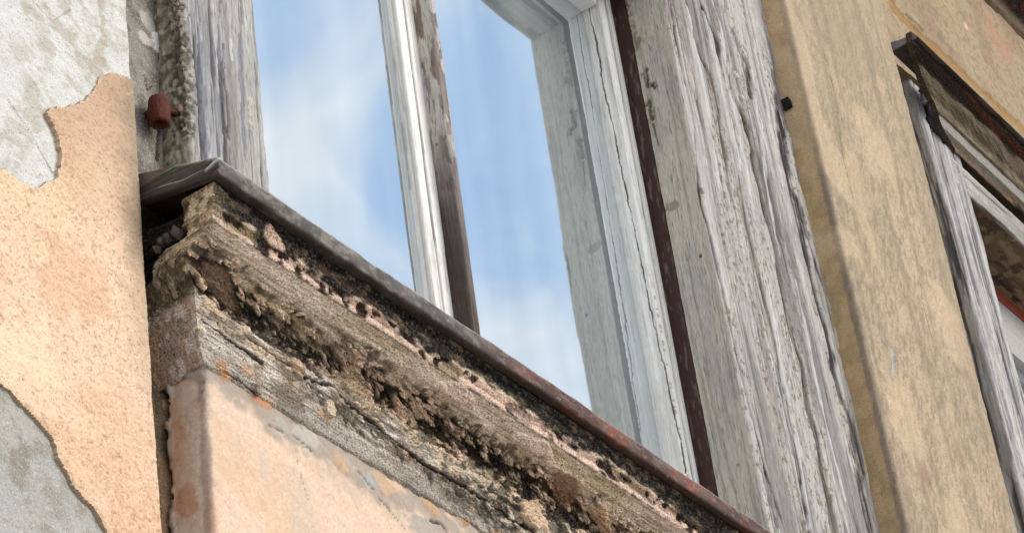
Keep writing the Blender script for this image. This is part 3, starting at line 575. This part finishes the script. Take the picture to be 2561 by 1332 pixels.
def wrap_sill(prof, tt, XLF, x1, st, ret, back):
    nb = int(ret/st)+1; nf = int((x1+0.30)/st)+1
    ub = -np.linspace(ret, 0, nb)[:-1]; uf = np.linspace(0, x1+0.30, nf); u = np.r_[ub, uf]
    U, V = np.meshgrid(u, tt, indexing='ij'); P = np.zeros(U.shape+(3,))
    k = np.clip(-U/ret, 0, 1); yy = prof[None, :, 0]*np.ones_like(U)
    P[..., 0] = XLF[None, :] + np.maximum(U, 0) + k*0.0
    P[..., 1] = yy + (back-yy)*k
    P[..., 2] = prof[None, :, 1]
    return Surf(P, U, V, flip=True), k
s, kk = wrap_sill(prof, tt, XLF, 1.46, 0.0017, 0.14, 0.03)
U, V = s.U, s.V; B = np.repeat(BND[None, :], U.shape[0], 0)
w1 = fbm(U*14, V*30, 201, 4)-0.5; w2 = fbm(U*60, V*130, 202, 4)-0.5; Bn = B + w1*0.9 + w2*0.5
gr = fbm(U*9, V*420, 203, 4, .6)          # streaks along the moulding
gf = fbm(U*26, V*900, 204, 3)
n30 = fbm(U*20, V*48, 205, 4); n80 = fbm(U*56, V*120, 206, 4); n200 = fbm(U*260, V*260, 207, 3)
f1, f2, cid = worley(U*62 + w2*1.6, V*130 + w1*1.2, 208); fe = ss(0.05, 0.22, f2-f1)
g1_, g2_, cid2 = worley(U*30 + w2*1.8, V*72 + w1*1.4, 218); ge = ss(0.04, 0.16, g2_-g1_)
col = np.ones(U.shape+(3,))*C(184, 170, 150)
def band(a, b, f=0.15, q=Bn): return ss(a-f, a+f, q)*(1-ss(b-f, b+f, q))
# ovolo 2..3
ov = band(2.0, 2.95); col = mixc(col, C(186, 174, 156), ov*ss(0.4, 0.6, gr)*0.8); col = mixc(col, C(138, 124, 108), ov*ss(0.52, 0.72, 1-gr)*0.7)
col = mixc(col, C(166, 148, 114), ov*ss(0.50, 0.62, fbm(U*8, V*40, 211, 3))*0.6); col = mixc(col, C(200, 190, 178), ov*ss(0.55, 0.68, fbm(U*6+5, V*60, 212, 3))*0.6)
# cove: dark, lumpy, with flakes standing out
cv = band(2.86, 4.35, 0.3); dk = cv*ss(0.34, 0.56, n30+0.10)
col = mixc(col, C(50, 36, 25), dk*0.97); col = mixc(col, C(100, 80, 36), dk*ss(0.5, 0.62, fbm(U*22, V*50, 213, 3))*0.7); col = mixc(col, C(30, 22, 17), cv*ss(0.50, 0.64, n80)*0.9)
flake = band(2.75, 5.2, 0.4)*ss(0.68, 0.71, cid*0.62+n30*0.62)*fe
col = mixc(col, C(196, 174, 152), flake*0.9); col = mixc(col, C(226, 206, 186), flake*ss(0.5, 0.62, n200)*0.6)
flake2 = band(2.95, 4.9, 0.3)*ss(0.69, 0.72, cid2*0.6+fbm(U*12, V*30, 219, 3)*0.62)*ge*ss(-0.05, 0.35, U)
col = mixc(col, C(188, 166, 146), flake2*0.9)
# lower member: grey wood on the left, lichen towards the right
lw = ss(4.15, 4.45, Bn); lich = ss(0.28, 0.55, U + w1*0.3)
wd = np.ones(U.shape+(3,))*C(176, 171, 164); wd = mixc(wd, C(98, 92, 86), ss(0.5, 0.68, gr)*0.85); wd = mixc(wd, C(210, 206, 201), ss(0.52, 0.7, 1-gf)*0.7); wd = mixc(wd, C(112, 104, 84), ss(0.48, 0.6, n30)*0.7); wd = mixc(wd, C(128, 104, 80), ss(0.68, 0.74, fbm(U*40, V*80, 216, 3))*0.6)
li = np.ones(U.shape+(3,))*C(130, 122, 102); li = mixc(li, C(58, 53, 42), ss(0.44, 0.58, n80)*0.9); li = mixc(li, C(196, 188, 172), ss(0.54, 0.64, fbm(U*75, V*90, 214, 4))*0.85); li = mixc(li, C(44, 34, 26), ss(0.58, 0.66, n30)*0.8)
lw3 = lw[..., None]; lc3 = lich[..., None]
col = col*(1-lw3*(1-flake[..., None]*.8)) + (wd*(1-lc3)+li*lc3)*lw3*(1-flake[..., None]*.8)
lowedge = ss(5.35, 5.8, B + w1*1.2); col = mixc(col, C(158, 152, 146), lowedge*0.75*(1-0.35*ss(0.5, 0.6, n80))); col = mixc(col, C(190, 152, 118), lowedge*ss(0.70, 0.74, fbm(U*24, V*40, 215, 3))*0.7)
# fillet 1..2: pinkish crust with holes
fi = band(1.0, 1.98, 0.10, B+w1*0.5); pk = ss(0.38, 0.5, fbm(U*16, V*45, 221, 4))
col = mixc(col, C(204, 182, 168), fi*pk); col = mixc(col, C(160, 144, 118), fi*(1-pk)); hol = ss(0.57, 0.62, fbm(U*70, V*80, 222, 4)+0.05*(1-ss(0.0, 0.5, U))); col = mixc(col, C(66, 42, 28), fi*hol*0.95)
# rim below the flashing: black crust
bk = 1-ss(0.85, 1.2, B+w1*1.6+w2*0.8); col = mixc(col, C(44, 38, 35), bk*0.97); col = mixc(col, C(122, 106, 78), bk*ss(0.57, 0.66, n80)*0.75); col = mixc(col, C(96, 92, 94), bk*ss(0.62, 0.70, n200)*0.6)
col = mixc(col, C(48, 40, 34), (1-ss(0.0, 0.05, np.abs(B-2.0)+w2*0.08))*0.8)
# returned end at the left: lichen-yellow crust, crumbled hole near the pilaster
rt = 1-ss(-0.012, 0.03, U + w1*0.05); col = mixc(col, C(158, 148, 120), rt*0.65*(B < 4.3)); col = mixc(col, C(112, 100, 78), rt*ss(0.5, 0.6, n80)*0.7*(B < 4.3)); col = mixc(col, C(198, 188, 166), rt*ss(0.54, 0.62, fbm(U*90, V*90, 223, 4))*0.7)
rp = (1-ss(-0.010, 0.0, U+w2*0.012))*ss(4.3, 4.7, Bn); pc = np.ones(U.shape+(3,))*C(178, 154, 136); pc = mixc(pc, C(156, 146, 140), ss(0.54, 0.64, n30)*0.7); pc = mixc(pc, C(196, 192, 190), ss(0.56, 0.62, fbm(U*50, V*50, 226, 4))*0.8)
col = col*(1-rp[..., None])+pc*rp[..., None]
hole = ss(0.028, 0.044, -U + w2*0.02)*(1-ss(1.9, 2.2, B)) + ss(0.055, 0.075, -U+w2*0.02)*ss(1.8, 2.1, B)*(1-ss(3.0, 3.4, B)); col = mixc(col, C(36, 32, 30), np.clip(hole, 0, 1)*0.9)  # hollow's shade painted near black over a shallow push inward
s.col = col
s.h += (n30-0.5)*0.0018*(1+.2*cv) + (n80-0.5)*0.0014*(1+.9*cv+bk+rt) + (n200-0.5)*0.0020*(1+1.4*cv) + flake*0.0019 + flake2*0.0020 - dk*0.0012 - fi*hol*0.0018 + fi*pk*0.0012 + (gr-0.5)*0.0016*(1-cv) + lw*lich*(n80-0.5)*0.004
s.P[..., 0] += np.clip(hole, 0, 1)*0.017*(0.5+1.0*n30)
# traced details
for l, w, c, k in (([(470, 690), (530, 725), (600, 790), (690, 830), (760, 880), (850, 920), (940, 975), (1030, 1030), (1110, 1085), (1200, 1150), (1300, 1210), (1400, 1285), (1500, 1340)], .0085, (44, 31, 21), .85),
                   ([(640, 800), (720, 850), (820, 905), (900, 950), (960, 1000)], .012, (52, 38, 22), .7),
                   ([(790, 985), (880, 1040), (950, 1090), (1040, 1150), (1130, 1215), (1230, 1290), (1330, 1360)], .010, (56, 50, 32), .7),
                   ([(560, 470), (640, 530), (720, 590), (800, 645), (900, 715), (1000, 780), (1100, 850), (1200, 915), (1300, 985), (1450, 1090), (1600, 1190), (1800, 1330)], .0050, (34, 29, 27), .9),
                   ([(1100, 1050), (1180, 1080), (1260, 1120), (1300, 1160)], .012, (60, 44, 34), .6), ([(1380, 1290), (1450, 1330)], .012, (50, 36, 26), .8)):
    s.stroke(l, w, c, k, -0.0012, rough=1.5, fs=95, soft=0.2, seed=301)
for l, w, c in (([(930, 870), (1020, 930), (1120, 985), (1230, 1060)], .006, (206, 196, 184)), ([(1200, 960), (1300, 1030), (1420, 1120), (1560, 1215), (1700, 1310)], .006, (214, 190, 180)), ([(600, 610), (700, 690), (800, 770), (900, 840)], .0045, (200, 190, 178)), ([(1300, 1110), (1400, 1180), (1500, 1255), (1600, 1325)], .009, (196, 180, 160)), ([(600, 700), (700, 770), (800, 850)], .006, (188, 172, 140))):
    s.stroke(l, w, c, 0.7, 0.0004, rough=1.0, fs=90, soft=0.2, seed=311)
s.stroke([(620, 845), (680, 890), (760, 940), (830, 965), (865, 1007), (930, 1055), (1000, 1115), (1057, 1155), (1130, 1200), (1195, 1237), (1280, 1300), (1340, 1332)], 0.0026, (26, 20, 17), 0.95, -0.005, rough=0.8, fs=120)
s.stroke([(540, 760), (600, 800), (680, 850), (740, 895), (800, 935)], 0.006, (52, 36, 22), 0.8, -0.003, rough=0.8, fs=120, soft=0.3)
s.stroke([(505, 800), (560, 840), (612, 878), (655, 905)], 0.0022, (48, 42, 38), 0.9, -0.003); s.stroke([(560, 932), (600, 950), (645, 990)], 0.0028, (46, 42, 42), 0.9, -0.004)
s.stroke([(700, 590), (760, 640), (830, 690), (900, 735), (960, 775)], 0.0030, (96, 62, 40), 0.7, -0.001, rough=0.8)
s.blob(548, 705, 0.020, (146, 122, 100), 0.9, -0.001, asp=1.6, rough=0.5); s.blob(505, 712, 0.008, (214, 194, 168), 0.95, 0.006, fs=90); s.blob(500, 730, 0.004, (70, 44, 28), .9)
s.blob(890, 965, 0.022, (176, 156, 132), 0.95, 0.006, asp=1.3, rough=0.8); s.blob(915, 1010, 0.014, (182, 164, 140), 0.9, 0.006); s.blob(990, 1010, 0.012, (192, 166, 142), 0.9, 0.005)
s.blob(740, 920, 0.012, (190, 166, 144), 0.9, 0.005); s.blob(820, 1020, 0.010, (196, 182, 164), 0.9, 0.005); s.blob(640, 775, 0.007, (205, 192, 172), 0.9, 0.005); s.blob(700, 780, 0.006, (200, 186, 168), 0.9, 0.004)
s.blob(1410, 1215, 0.020, (146, 112, 84), 0.85, -0.001, asp=2.2, rough=0.4); s.blob(1330, 1290, 0.020, (200, 176, 150), 0.9, 0.006, asp=1.4); s.blob(1500, 1290, 0.016, (180, 150, 120), 0.8, 0.004, asp=1.6)
s.blob(1050, 925, 0.018, (178, 162, 148), 0.8, 0.002, asp=2.5); s.blob(1150, 985, 0.014, (190, 168, 158), 0.85, 0.003, asp=3.5); s.blob(1340, 1115, 0.012, (192, 172, 162), 0.85, 0.003, asp=5)
s.blob(680, 590, 0.012, (204, 180, 164), 0.8, 0.002, asp=2); s.blob(450, 900, 0.008, (190, 188, 186), .8)
s.blob(560, 925, 0.009, (190, 146, 112), 0.8, 0.001, asp=1.4); s.blob(655, 1000, 0.007, (196, 150, 112), 0.8, 0.001); s.blob(640, 975, 0.008, (150, 140, 126), 0.9, 0.006)
lum = np.maximum(s.col@np.array([.25, .6, .15]), 1e-4)[..., None]; s.col = (s.col*0.90+lum*0.10*np.array([1.1, 1.0, .86]))*np.power(lum/0.17, 0.32)*np.array([1.14, 1.07, 1.0])
s.h += (_hash(np.floor(U/0.0017), np.floor(V/0.0014), 77)-0.5)*0.0011*(1+cv+bk)
sill = s.build('sill', M_CRUST, win, skirt=0.02, smooth=False, label='moulded window sill crusted with black and tan lichen')

# ---- flashing
lip = [(-0.100, -0.1905), (-0.156, -0.2110), (-0.1600, -0.2130), (-0.1606, -0.2150), (-0.1606, -0.2240), (-0.1603, -0.2320), (-0.1592, -0.2348), (-0.1570, -0.2356), (-0.148, -0.2346), (-0.1440, -0.2330)]
pr_, tt_, kn_ = resample(lip, 0.0012)
s, kk = wrap_sill(pr_, tt_, np.interp(tt_, kn_, [-.298, -.298, -.298, -.298, -.299, -.300, -.299, -.297, -.293, -.290]), 1.46, 0.0025, 0.15, 0.03)
s.P[..., 2] = np.where(s.U < 0, -0.222+(s.P[..., 2]+0.222)*(1-0.92*np.minimum(kk, 0.6))+0.024*kk, s.P[..., 2])
U, V = s.U, s.V
n1 = fbm(U*12, V*40, 231, 4); n2 = fbm(U*60, V*100, 232, 4); gr = fbm(U*60, V*120, 233, 3)
Xp = s.P[..., 0]
mt = np.ones(U.shape+(3,))*C(112, 103, 96); mt = mixc(mt, C(84, 77, 71), ss(0.42, 0.62, n1)*0.7); mt = mixc(mt, C(84, 82, 78), (ss(0.0, 0.12, Xp)*(1-ss(.3, .45, Xp)))*0.7); mt = mixc(mt, C(176, 164, 150), ss(0.52, 0.66, gr)*0.3)
rs = np.ones(U.shape+(3,))*C(128, 66, 40); rs = mixc(rs, C(66, 34, 23), ss(0.45, 0.6, n1)*0.85); rs = mixc(rs, C(160, 112, 82), ss(0.54, 0.66, n2)*0.6)
q = ss(0.08, 0.36, Xp+(n1-.5)*0.2)[..., None]; s.col = mt*(1-q)+rs*q
topl = (1-ss(kn_[2], kn_[3]+0.002, V)); s.col = mixc(s.col, C(196, 186, 176), topl*0.7*(1-0.35*q[..., 0]))  # highlight along the top edge painted into the colour
dg = ss(kn_[3], kn_[5], V); s.col = mixc(s.col, C(46, 40, 37), dg*ss(0.30, 0.60, n2)*0.6); s.col = mixc(s.col, C(160, 148, 134), ss(0.66, 0.70, fbm(U*140, V*160, 236, 3))*0.3); s.col = mixc(s.col, C(60, 52, 48), ss(0.6, 0.66, n2)*0.45); s.col = mixc(s.col, C(44, 38, 36), ss(kn_[5], kn_[6]+0.003, V+(n2-.5)*0.004)*0.7)  # shading painted in: lower face and underside fold darker; scattered pale and dark specks
rt = 1-ss(-0.01, 0.0, U); s.col = mixc(s.col, C(56, 50, 47), rt*0.95); s.col = mixc(s.col, C(50, 44, 42), rt*ss(0.40, 0.62, n2)*0.5); s.col = mixc(s.col, C(110, 102, 95), rt*ss(0.60, 0.68, fbm(U*16, V*260, 238, 3))*0.5)
s.blob(430, 418, 0.012, (92, 138, 112), 0.85, asp=1.8, fs=120)
s.stroke([(400, 470), (450, 455), (505, 430)], 0.0016, (176, 172, 168), 0.9, 0.001, rough=0.3)
s.stroke([(518, 428), (536, 412), (552, 400)], 0.0026, (190, 192, 194), 0.9, 0.002, rough=0.2, vary=False); s.stroke([(528, 434), (545, 418)], 0.0020, (50, 46, 44), 0.9, -0.002, rough=0.2)
s.h += (n1-0.5)*0.0022+(n2-.5)*0.0006 + (vn(U*34, U*0, 235)-.5)*0.0012*ss(0, .02, U)
s.P[..., 2] += np.interp(Xp, [-.3, 0.0, .3, .6, .9, 1.2, 1.5], [0.001, -0.0015, 0.0012, -0.001, 0.0014, -0.001, 0])
fl = s.build('flashing', M_METAL, sill, skirt=0.0, label='metal drip edge, grey at the left end and rusty brown to the right')
fl.modifiers.new('sheet', 'SOLIDIFY').thickness = 0.0012
s = rail([(0.07, -0.130), (-0.1005, -0.1895)], -0.297, 1.46, 0.01, flip=True); s.col[:] = C(110, 92, 82); s.build('flashing_top', M_METAL, sill, skirt=0.03, skirt_dir=(0, 0, -1))
# crumbs lodged in the broken end of the sill
def rock(name, c, r, mat, parent, seed, sq=(1, 1, 1)):
    import bmesh
    bm = bmesh.new(); bmesh.ops.create_icosphere(bm, subdivisions=3, radius=1.0); rng = random.Random(seed)
    d = [Vector((rng.uniform(-1, 1), rng.uniform(-1, 1), rng.uniform(-1, 1))).normalized() for _ in range(9)]; o = [rng.uniform(0.5, 0.85) for _ in d]
    for v in bm.verts:
        p = v.co.copy()
        for di, oi in zip(d, o):
            e = p.dot(di)-oi
            if e > 0: p -= di*e*0.9
        v.co = Vector((c[0]+p.x*r*sq[0], c[1]+p.y*r*sq[1], c[2]+p.z*r*sq[2]))
    me = bpy.data.meshes.new(name); bm.to_mesh(me); bm.free()
    for p in me.polygons: p.use_smooth = True
    return link_mesh(name, me, mat, parent)
M_CRUMB = surface_mat('crumb', speck=0.35, sscale=300, bump=0.8, bdist=0.002, uses_attr=False, base=(0.085, 0.07, 0.058), dark_specks=0.6)
for i, (px, py, Y, r) in enumerate(((440, 580, -0.085, .010), (420, 596, -0.070, .007), (403, 604, -0.065, .0055), (425, 572, -0.06, .006), (392, 622, -0.062, .006))):
    rock('crumb', at(px, py, Y), r, M_CRUMB, sill, 40+i, (1, .8, 1))

# ================================================================== SECOND WINDOW (upper right)
w2 = thing('window', 'second window at the right, only its dark capped hood and grey left casing in view', 'window', (2.9, 0.0, 0.2))
X20 = float(np.mean([at(2264, 153, YT)[0], at(2404, 660, YT)[0], at(2561, 1190, YT)[0]])); X21 = float(np.mean([at(2430, 490, YT)[0], at(2561, 1000, YT)[0]]))
s = post([(X20, 0.02), (X20, YT+0.003), (X20+0.003, YT), (X21-0.003, YT), (X21, YT+0.004), (X21, 0.075)], -0.2, at(2264, 150, YT)[2]+0.09, 0.0026)
U, V = s.U, s.V; kb = s.knots[3]
wood(s, 240, U, V, base=(166, 163, 162), beige_k=0.25, relief=0.0022)
inn = ss(kb+0.002, kb+0.010, U); s.col = mixc(s.col, C(104, 86, 68), inn*0.85)
s.P[..., 0] += np.where(U < 0.06, (fbm(V*9, V*0+3, 242, 4)-0.5)*0.020*(1-ss(0.02, 0.06, U)), 0); s.P[..., 0] += np.where(U > kb-0.03, (fbm(V*14, V*0+3, 243, 4)-0.5)*0.012*ss(kb-0.03, kb, U), 0)
s.P[..., 0] -= 0.036*ss(0.95, 1.5, V)*(1-ss(0.0, kb, U))
s.stroke([(2290, 200), (2330, 330), (2370, 480), (2400, 600), (2440, 760), (2490, 950), (2530, 1100)], 0.0035, (120, 122, 134), 0.8, -0.003)
s.stroke([(2262, 150), (2290, 190), (2310, 250), (2330, 310), (2360, 350)], 0.010, (30, 26, 26), 0.95, -0.012, rough=0.8, fs=70)
s.blob(2262, 160, 0.02, (96, 88, 80), .8)
s.build('casing', M_WOOD, w2, skirt=0.02, label='grey wooden casing board down the left side of the second window')
# head board
za = at(2425, 486, YT)[2]
zb = at(2420, 431, YT)[2]
s = rail([(0.075, za), (YT+0.003, za), (YT, za+0.003), (YT, zb-0.002), (YT+0.01, zb+0.004), (YT+0.03, zb+0.03)], X21-0.10, 4.1, 0.0026)
U, V = s.U, s.V; k = s.knots; wood(s, 250, V, U, base=(164, 161, 158), beige_k=0.3, relief=0.002)
so_ = 1-ss(k[1]-0.004, k[1]+0.001, V); n1 = fbm(U*24, V*60, 252, 4)
sc = np.ones(U.shape+(3,))*C(108, 86, 62); sc = mixc(sc, C(70, 54, 42), ss(0.44, 0.58, n1)*0.85); sc = mixc(sc, C(150, 128, 98), ss(0.55, 0.66, fbm(U*30, V*50, 253, 3))*0.6)
s.col = s.col*(1-so_[..., None])+sc*so_[..., None]
s.P[..., 0] += 0
s.mask = ~((V > k[2]) & (U < X21-0.06))
s.build('casing', M_WOOD, w2, skirt=0.006, label='grey wooden head casing of the second window with stained brown underside')
# hood: mouldings below the metal cap
zc0 = at(2293, 89, -0.13)[2]
def zz(py, Y): return at(2561, py, Y)[2]
hk = [(-0.122, zz(350, -0.122)), (-0.118, zz(372, -0.118)), (-0.100, zz(400, -0.100)), (-0.098, zz(412, -0.098)), (-0.088, zz(430, -0.088)), (-0.074, zz(455, -0.074)), (-0.070, zz(474, -0.070)), (-0.064, zz(484, -0.064)), (-0.062, zz(506, -0.062)), (-0.054, zz(516, -0.054)), (-0.046, zz(536, -0.046)), (-0.035, zz(540, -0.035))]
ph_, th_, kh_ = resample(hk, 0.0022)
xl2 = np.interp(th_, kh_, [2.0]*12)
pxl = [at(2293, 135, -0.122)[0], at(2291, 150, -0.118)[0], at(2300, 172, -0.1)[0], at(2303, 180, -0.098)[0], at(2312, 215, -0.088)[0], at(2330, 255, -0.074)[0], at(2345, 285, -0.070)[0], at(2352, 300, -0.064)[0], at(2362, 335, -0.062)[0], at(2372, 355, -0.054)[0], at(2395, 398, -0.046)[0], at(2400, 410, -0.035)[0]]
xl2 = np.interp(th_, kh_, pxl)
u = np.linspace(0, 2.1, 800); U, V = np.meshgrid(u, th_, indexing='ij'); P = np.zeros(U.shape+(3,)); P[..., 0] = xl2[None, :]+U; P[..., 1] = ph_[None, :, 0]; P[..., 2] = ph_[None, :, 1]
s = Surf(P, U, V, flip=True); B = np.interp(V, kh_, range(12)); n1 = fbm(U*16, V*60, 261, 4); n2 = fbm(U*70, V*90, 262, 4); gr = fbm(U*8, V*300, 263, 3); Bn = B+(n1-.5)*2
s.col = np.ones(U.shape+(3,))*C(160, 144, 120)
s.col = mixc(s.col, C(56, 42, 33), 1-ss(2.4, 3.2, Bn)); s.col = mixc(s.col, C(96, 44, 24), (1-ss(2.4, 3.2, B))*ss(0.52, 0.62, n1)*0.7)
s.col = mixc(s.col, C(112, 96, 76), ss(3.6, 4.2, Bn)*(1-ss(6.0, 6.6, Bn))*ss(0.35, 0.55, n1+.1)*0.8); s.col = mixc(s.col, C(168, 152, 122), ss(0.56, 0.66, n2)*ss(3, 4, Bn)*0.6)
s.col = mixc(s.col, C(172, 168, 162), ss(6.2, 6.8, Bn)*(1-ss(8.8, 9.4, Bn))*0.8); s.col = mixc(s.col, C(60, 46, 36), ss(6.4, 6.7, B)*(1-ss(6.9, 7.2, B))*0.8)
s.col = mixc(s.col, C(176, 140, 116), ss(9.0, 9.6, Bn)*0.7); s.col = mixc(s.col, C(30, 24, 22), ss(9.2, 9.8, B+(n2-.5))*ss(0.46, 0.56, fbm(U*14, V*20, 265, 3))*0.95)
s.h += (n1-.5)*0.004+(n2-.5)*0.003+(gr-.5)*0.002
s.P[..., 1] += 0
hood = s.build('hood', M_CRUST, w2, smooth=False, skirt=0.012, skirt_dir=(0, 1, 0), label='dark stained moulded hood over the second window', edge=(70, 58, 46))
hc = [(-0.06, zc0+0.020), (-0.125, zc0+0.002), (-0.1305, zc0), (-0.132, zc0-0.006), (-0.1315, zz(349, -0.131)), (-0.124, zz(350, -0.124))]
pr_, tt_, kn_ = resample(hc, 0.0015)
xq = at(2293, 89, -0.13)[0]
s, kk = wrap_sill(pr_, tt_, np.full(len(tt_), xq), 2.1, 0.006, 0.11, -0.02); s.P[..., 0] += 0
U, V = s.U, s.V; n1 = fbm(U*14, V*60, 271, 4)
s.col = np.ones(U.shape+(3,))*C(96, 84, 76); s.col = mixc(s.col, C(96, 46, 28), ss(0.10, 0.4, U)*ss(0.4, 0.6, n1)*0.8); s.col = mixc(s.col, C(44, 36, 32), ss(0.5, 0.62, n1)*0.7); s.col = mixc(s.col, C(128, 128, 132), (1-ss(-0.01, 0, U))*0.8)
o = s.build('flashing', M_METAL, hood, skirt=0.0, label='grey metal cap edge on the hood'); o.modifiers.new('sheet', 'SOLIDIFY').thickness = 0.0015
# brown strip, white sash and pane set back in the second window
zr = at(2561, 773, 0.075)[2]
YB = 0.075
z1 = at(2561, 768, YB)[2]; z2 = at(2561, 800, YB)[2]; z3 = at(2561, 852, YB)[2]; z4 = at(2561, 905, YB)[2]
box_mesh('rebate_strip', [(X21-0.04, 4.0, YB, 0.12, z2, za-0.001)], M_RED, w2, label='red painted strip above the white sash')
xw = at(2480, 705, YB)[0]
fr = surface_mat('sash_paint_shaded', rough=0.7, speck=0.15, uses_attr=False, base=(0.40, 0.385, 0.36), bump=0.2, bdist=0.001, dark_specks=0.3)  # white sash paint standing in shade, the shade put into a greyer base
box_mesh('frame', [(X21+0.02, 4.0, YB+0.004, 0.12, z3+0.003, z2), (X21+0.001, X21+0.045, YB+0.004, 0.12, -0.18, z3)], fr, w2)
sh = box_mesh('sash', [(X21+0.05, 4.0, YB+0.001, 0.115, z4, z3-0.002), (X21+0.05, X21+0.10, YB+0.001, 0.115, -0.18, z4-0.001)], fr, w2)
pane(X21+0.09, 4.0, -0.18, z4+0.001, YB+0.02, sh)

# ================================================================== SMALL THINGS
import bmesh
c0 = at(397, 276, -0.020)
pt = thing('shutter_hinge', 'rusty red iron hinge sleeve with a short pin in the mortar left of the window', 'hinge', tuple(c0))
def lathe(bm, prof, seg=40, cap=False):
    rings = []
    for r, z in prof: rings.append([bm.verts.new((r*math.cos(2*math.pi*i/seg), r*math.sin(2*math.pi*i/seg), z)) for i in range(seg)])
    for a, b in zip(rings[:-1], rings[1:]):
        for i in range(seg): bm.faces.new((a[i], a[(i+1) % seg], b[(i+1) % seg], b[i]))
    return rings
HS = 0.60
bm = bmesh.new()
lathe(bm, [(0.011, 0.02), (0.012, -0.030), (0.016, -0.0325), (0.0205, -0.031), (0.0222, -0.024), (0.0225, -0.005), (0.0215, 0.010), (0.0205, 0.020), (0.0185, 0.026), (0.013, 0.0295), (0.004, 0.0305), (0.0001, 0.0305)])
rng = random.Random(4)
for v in bm.verts: v.co += Vector((rng.uniform(-1, 1), rng.uniform(-1, 1), rng.uniform(-1, 1)))*0.0009
bmesh.ops.recalc_face_normals(bm, faces=bm.faces)
me = bpy.data.meshes.new('sleeve'); bm.to_mesh(me); bm.free()
for p in me.polygons: p.use_smooth = True
for v in me.vertices: v.co *= HS
o = bpy.data.objects.new('sleeve', me); me.materials.append(M_RUST); COL.objects.link(o); o.parent = pt; o.rotation_euler = (math.radians(6), math.radians(-3), 0)
bm = bmesh.new(); lathe(bm, [(0.0001, 0.0), (0.006, 0.0), (0.0055, 0.020), (0.0058, 0.026), (0.0085, 0.028), (0.0090, 0.034), (0.006, 0.037), (0.0001, 0.038)], 20); bmesh.ops.recalc_face_normals(bm, faces=bm.faces)
me = bpy.data.meshes.new('pin'); bm.to_mesh(me); bm.free()
for p in me.polygons: p.use_smooth = True
for v in me.vertices: v.co *= HS*1.05
o = bpy.data.objects.new('pin', me); me.materials.append(M_RUST); COL.objects.link(o); o.parent = pt; o.location = (0.010, 0.0, 0.007)
o.rotation_euler = Vector((0.93, -0.05, 0.30)).to_track_quat('Z', 'Y').to_euler()
bm = bmesh.new(); lathe(bm, [(0.0001, 0.0), (0.004, 0.0), (0.004, 0.03), (0.0001, 0.03)], 16); bmesh.ops.recalc_face_normals(bm, faces=bm.faces)
me = bpy.data.meshes.new('shank'); bm.to_mesh(me); bm.free()
o = bpy.data.objects.new('shank', me); me.materials.append(M_RUST); COL.objects.link(o); o.parent = pt; o.location = (0, 0.008, 0.004); o.rotation_euler = (math.radians(-90), 0, 0)
# black clip on the outer edge of the right casing
c1 = at(1972, 257, YT-0.012)
bm = bmesh.new(); pts = [(-.006, .010), (.003, .007), (.007, .000), (.005, -.010), (.000, -.007), (-.003, .001)]
a = [bm.verts.new((x, -0.004, z)) for x, z in pts]; b = [bm.verts.new((x, 0.012, z)) for x, z in pts]
bm.faces.new(a); bm.faces.new(b[::-1])
for i in range(6): bm.faces.new((a[i], b[i], b[(i+1) % 6], a[(i+1) % 6]))
bmesh.ops.recalc_face_normals(bm, faces=bm.faces)
bmesh.ops.bevel(bm, geom=list(bm.edges), offset=0.001, segments=2, affect='EDGES')
me = bpy.data.meshes.new('iron_clip'); bm.to_mesh(me); bm.free(); me.materials.append(M_BLACK)
o = bpy.data.objects.new('iron_clip', me); COL.objects.link(o); o.location = c1; o['label'] = 'small black iron clip on the outer edge of the wide grey casing'; o['category'] = 'clip'

# ================================================================== GROUND (below the picture)
bm = bmesh.new(); bmesh.ops.create_grid(bm, x_segments=2, y_segments=2, size=200)
me = bpy.data.meshes.new('pavement'); bm.to_mesh(me); bm.free(); me.materials.append(M_ROAD)
o = bpy.data.objects.new('pavement', me); COL.objects.link(o); o.location = (0, 0, -3.8); o['kind'] = 'structure'; o['label'] = 'grey street paving in front of the house'
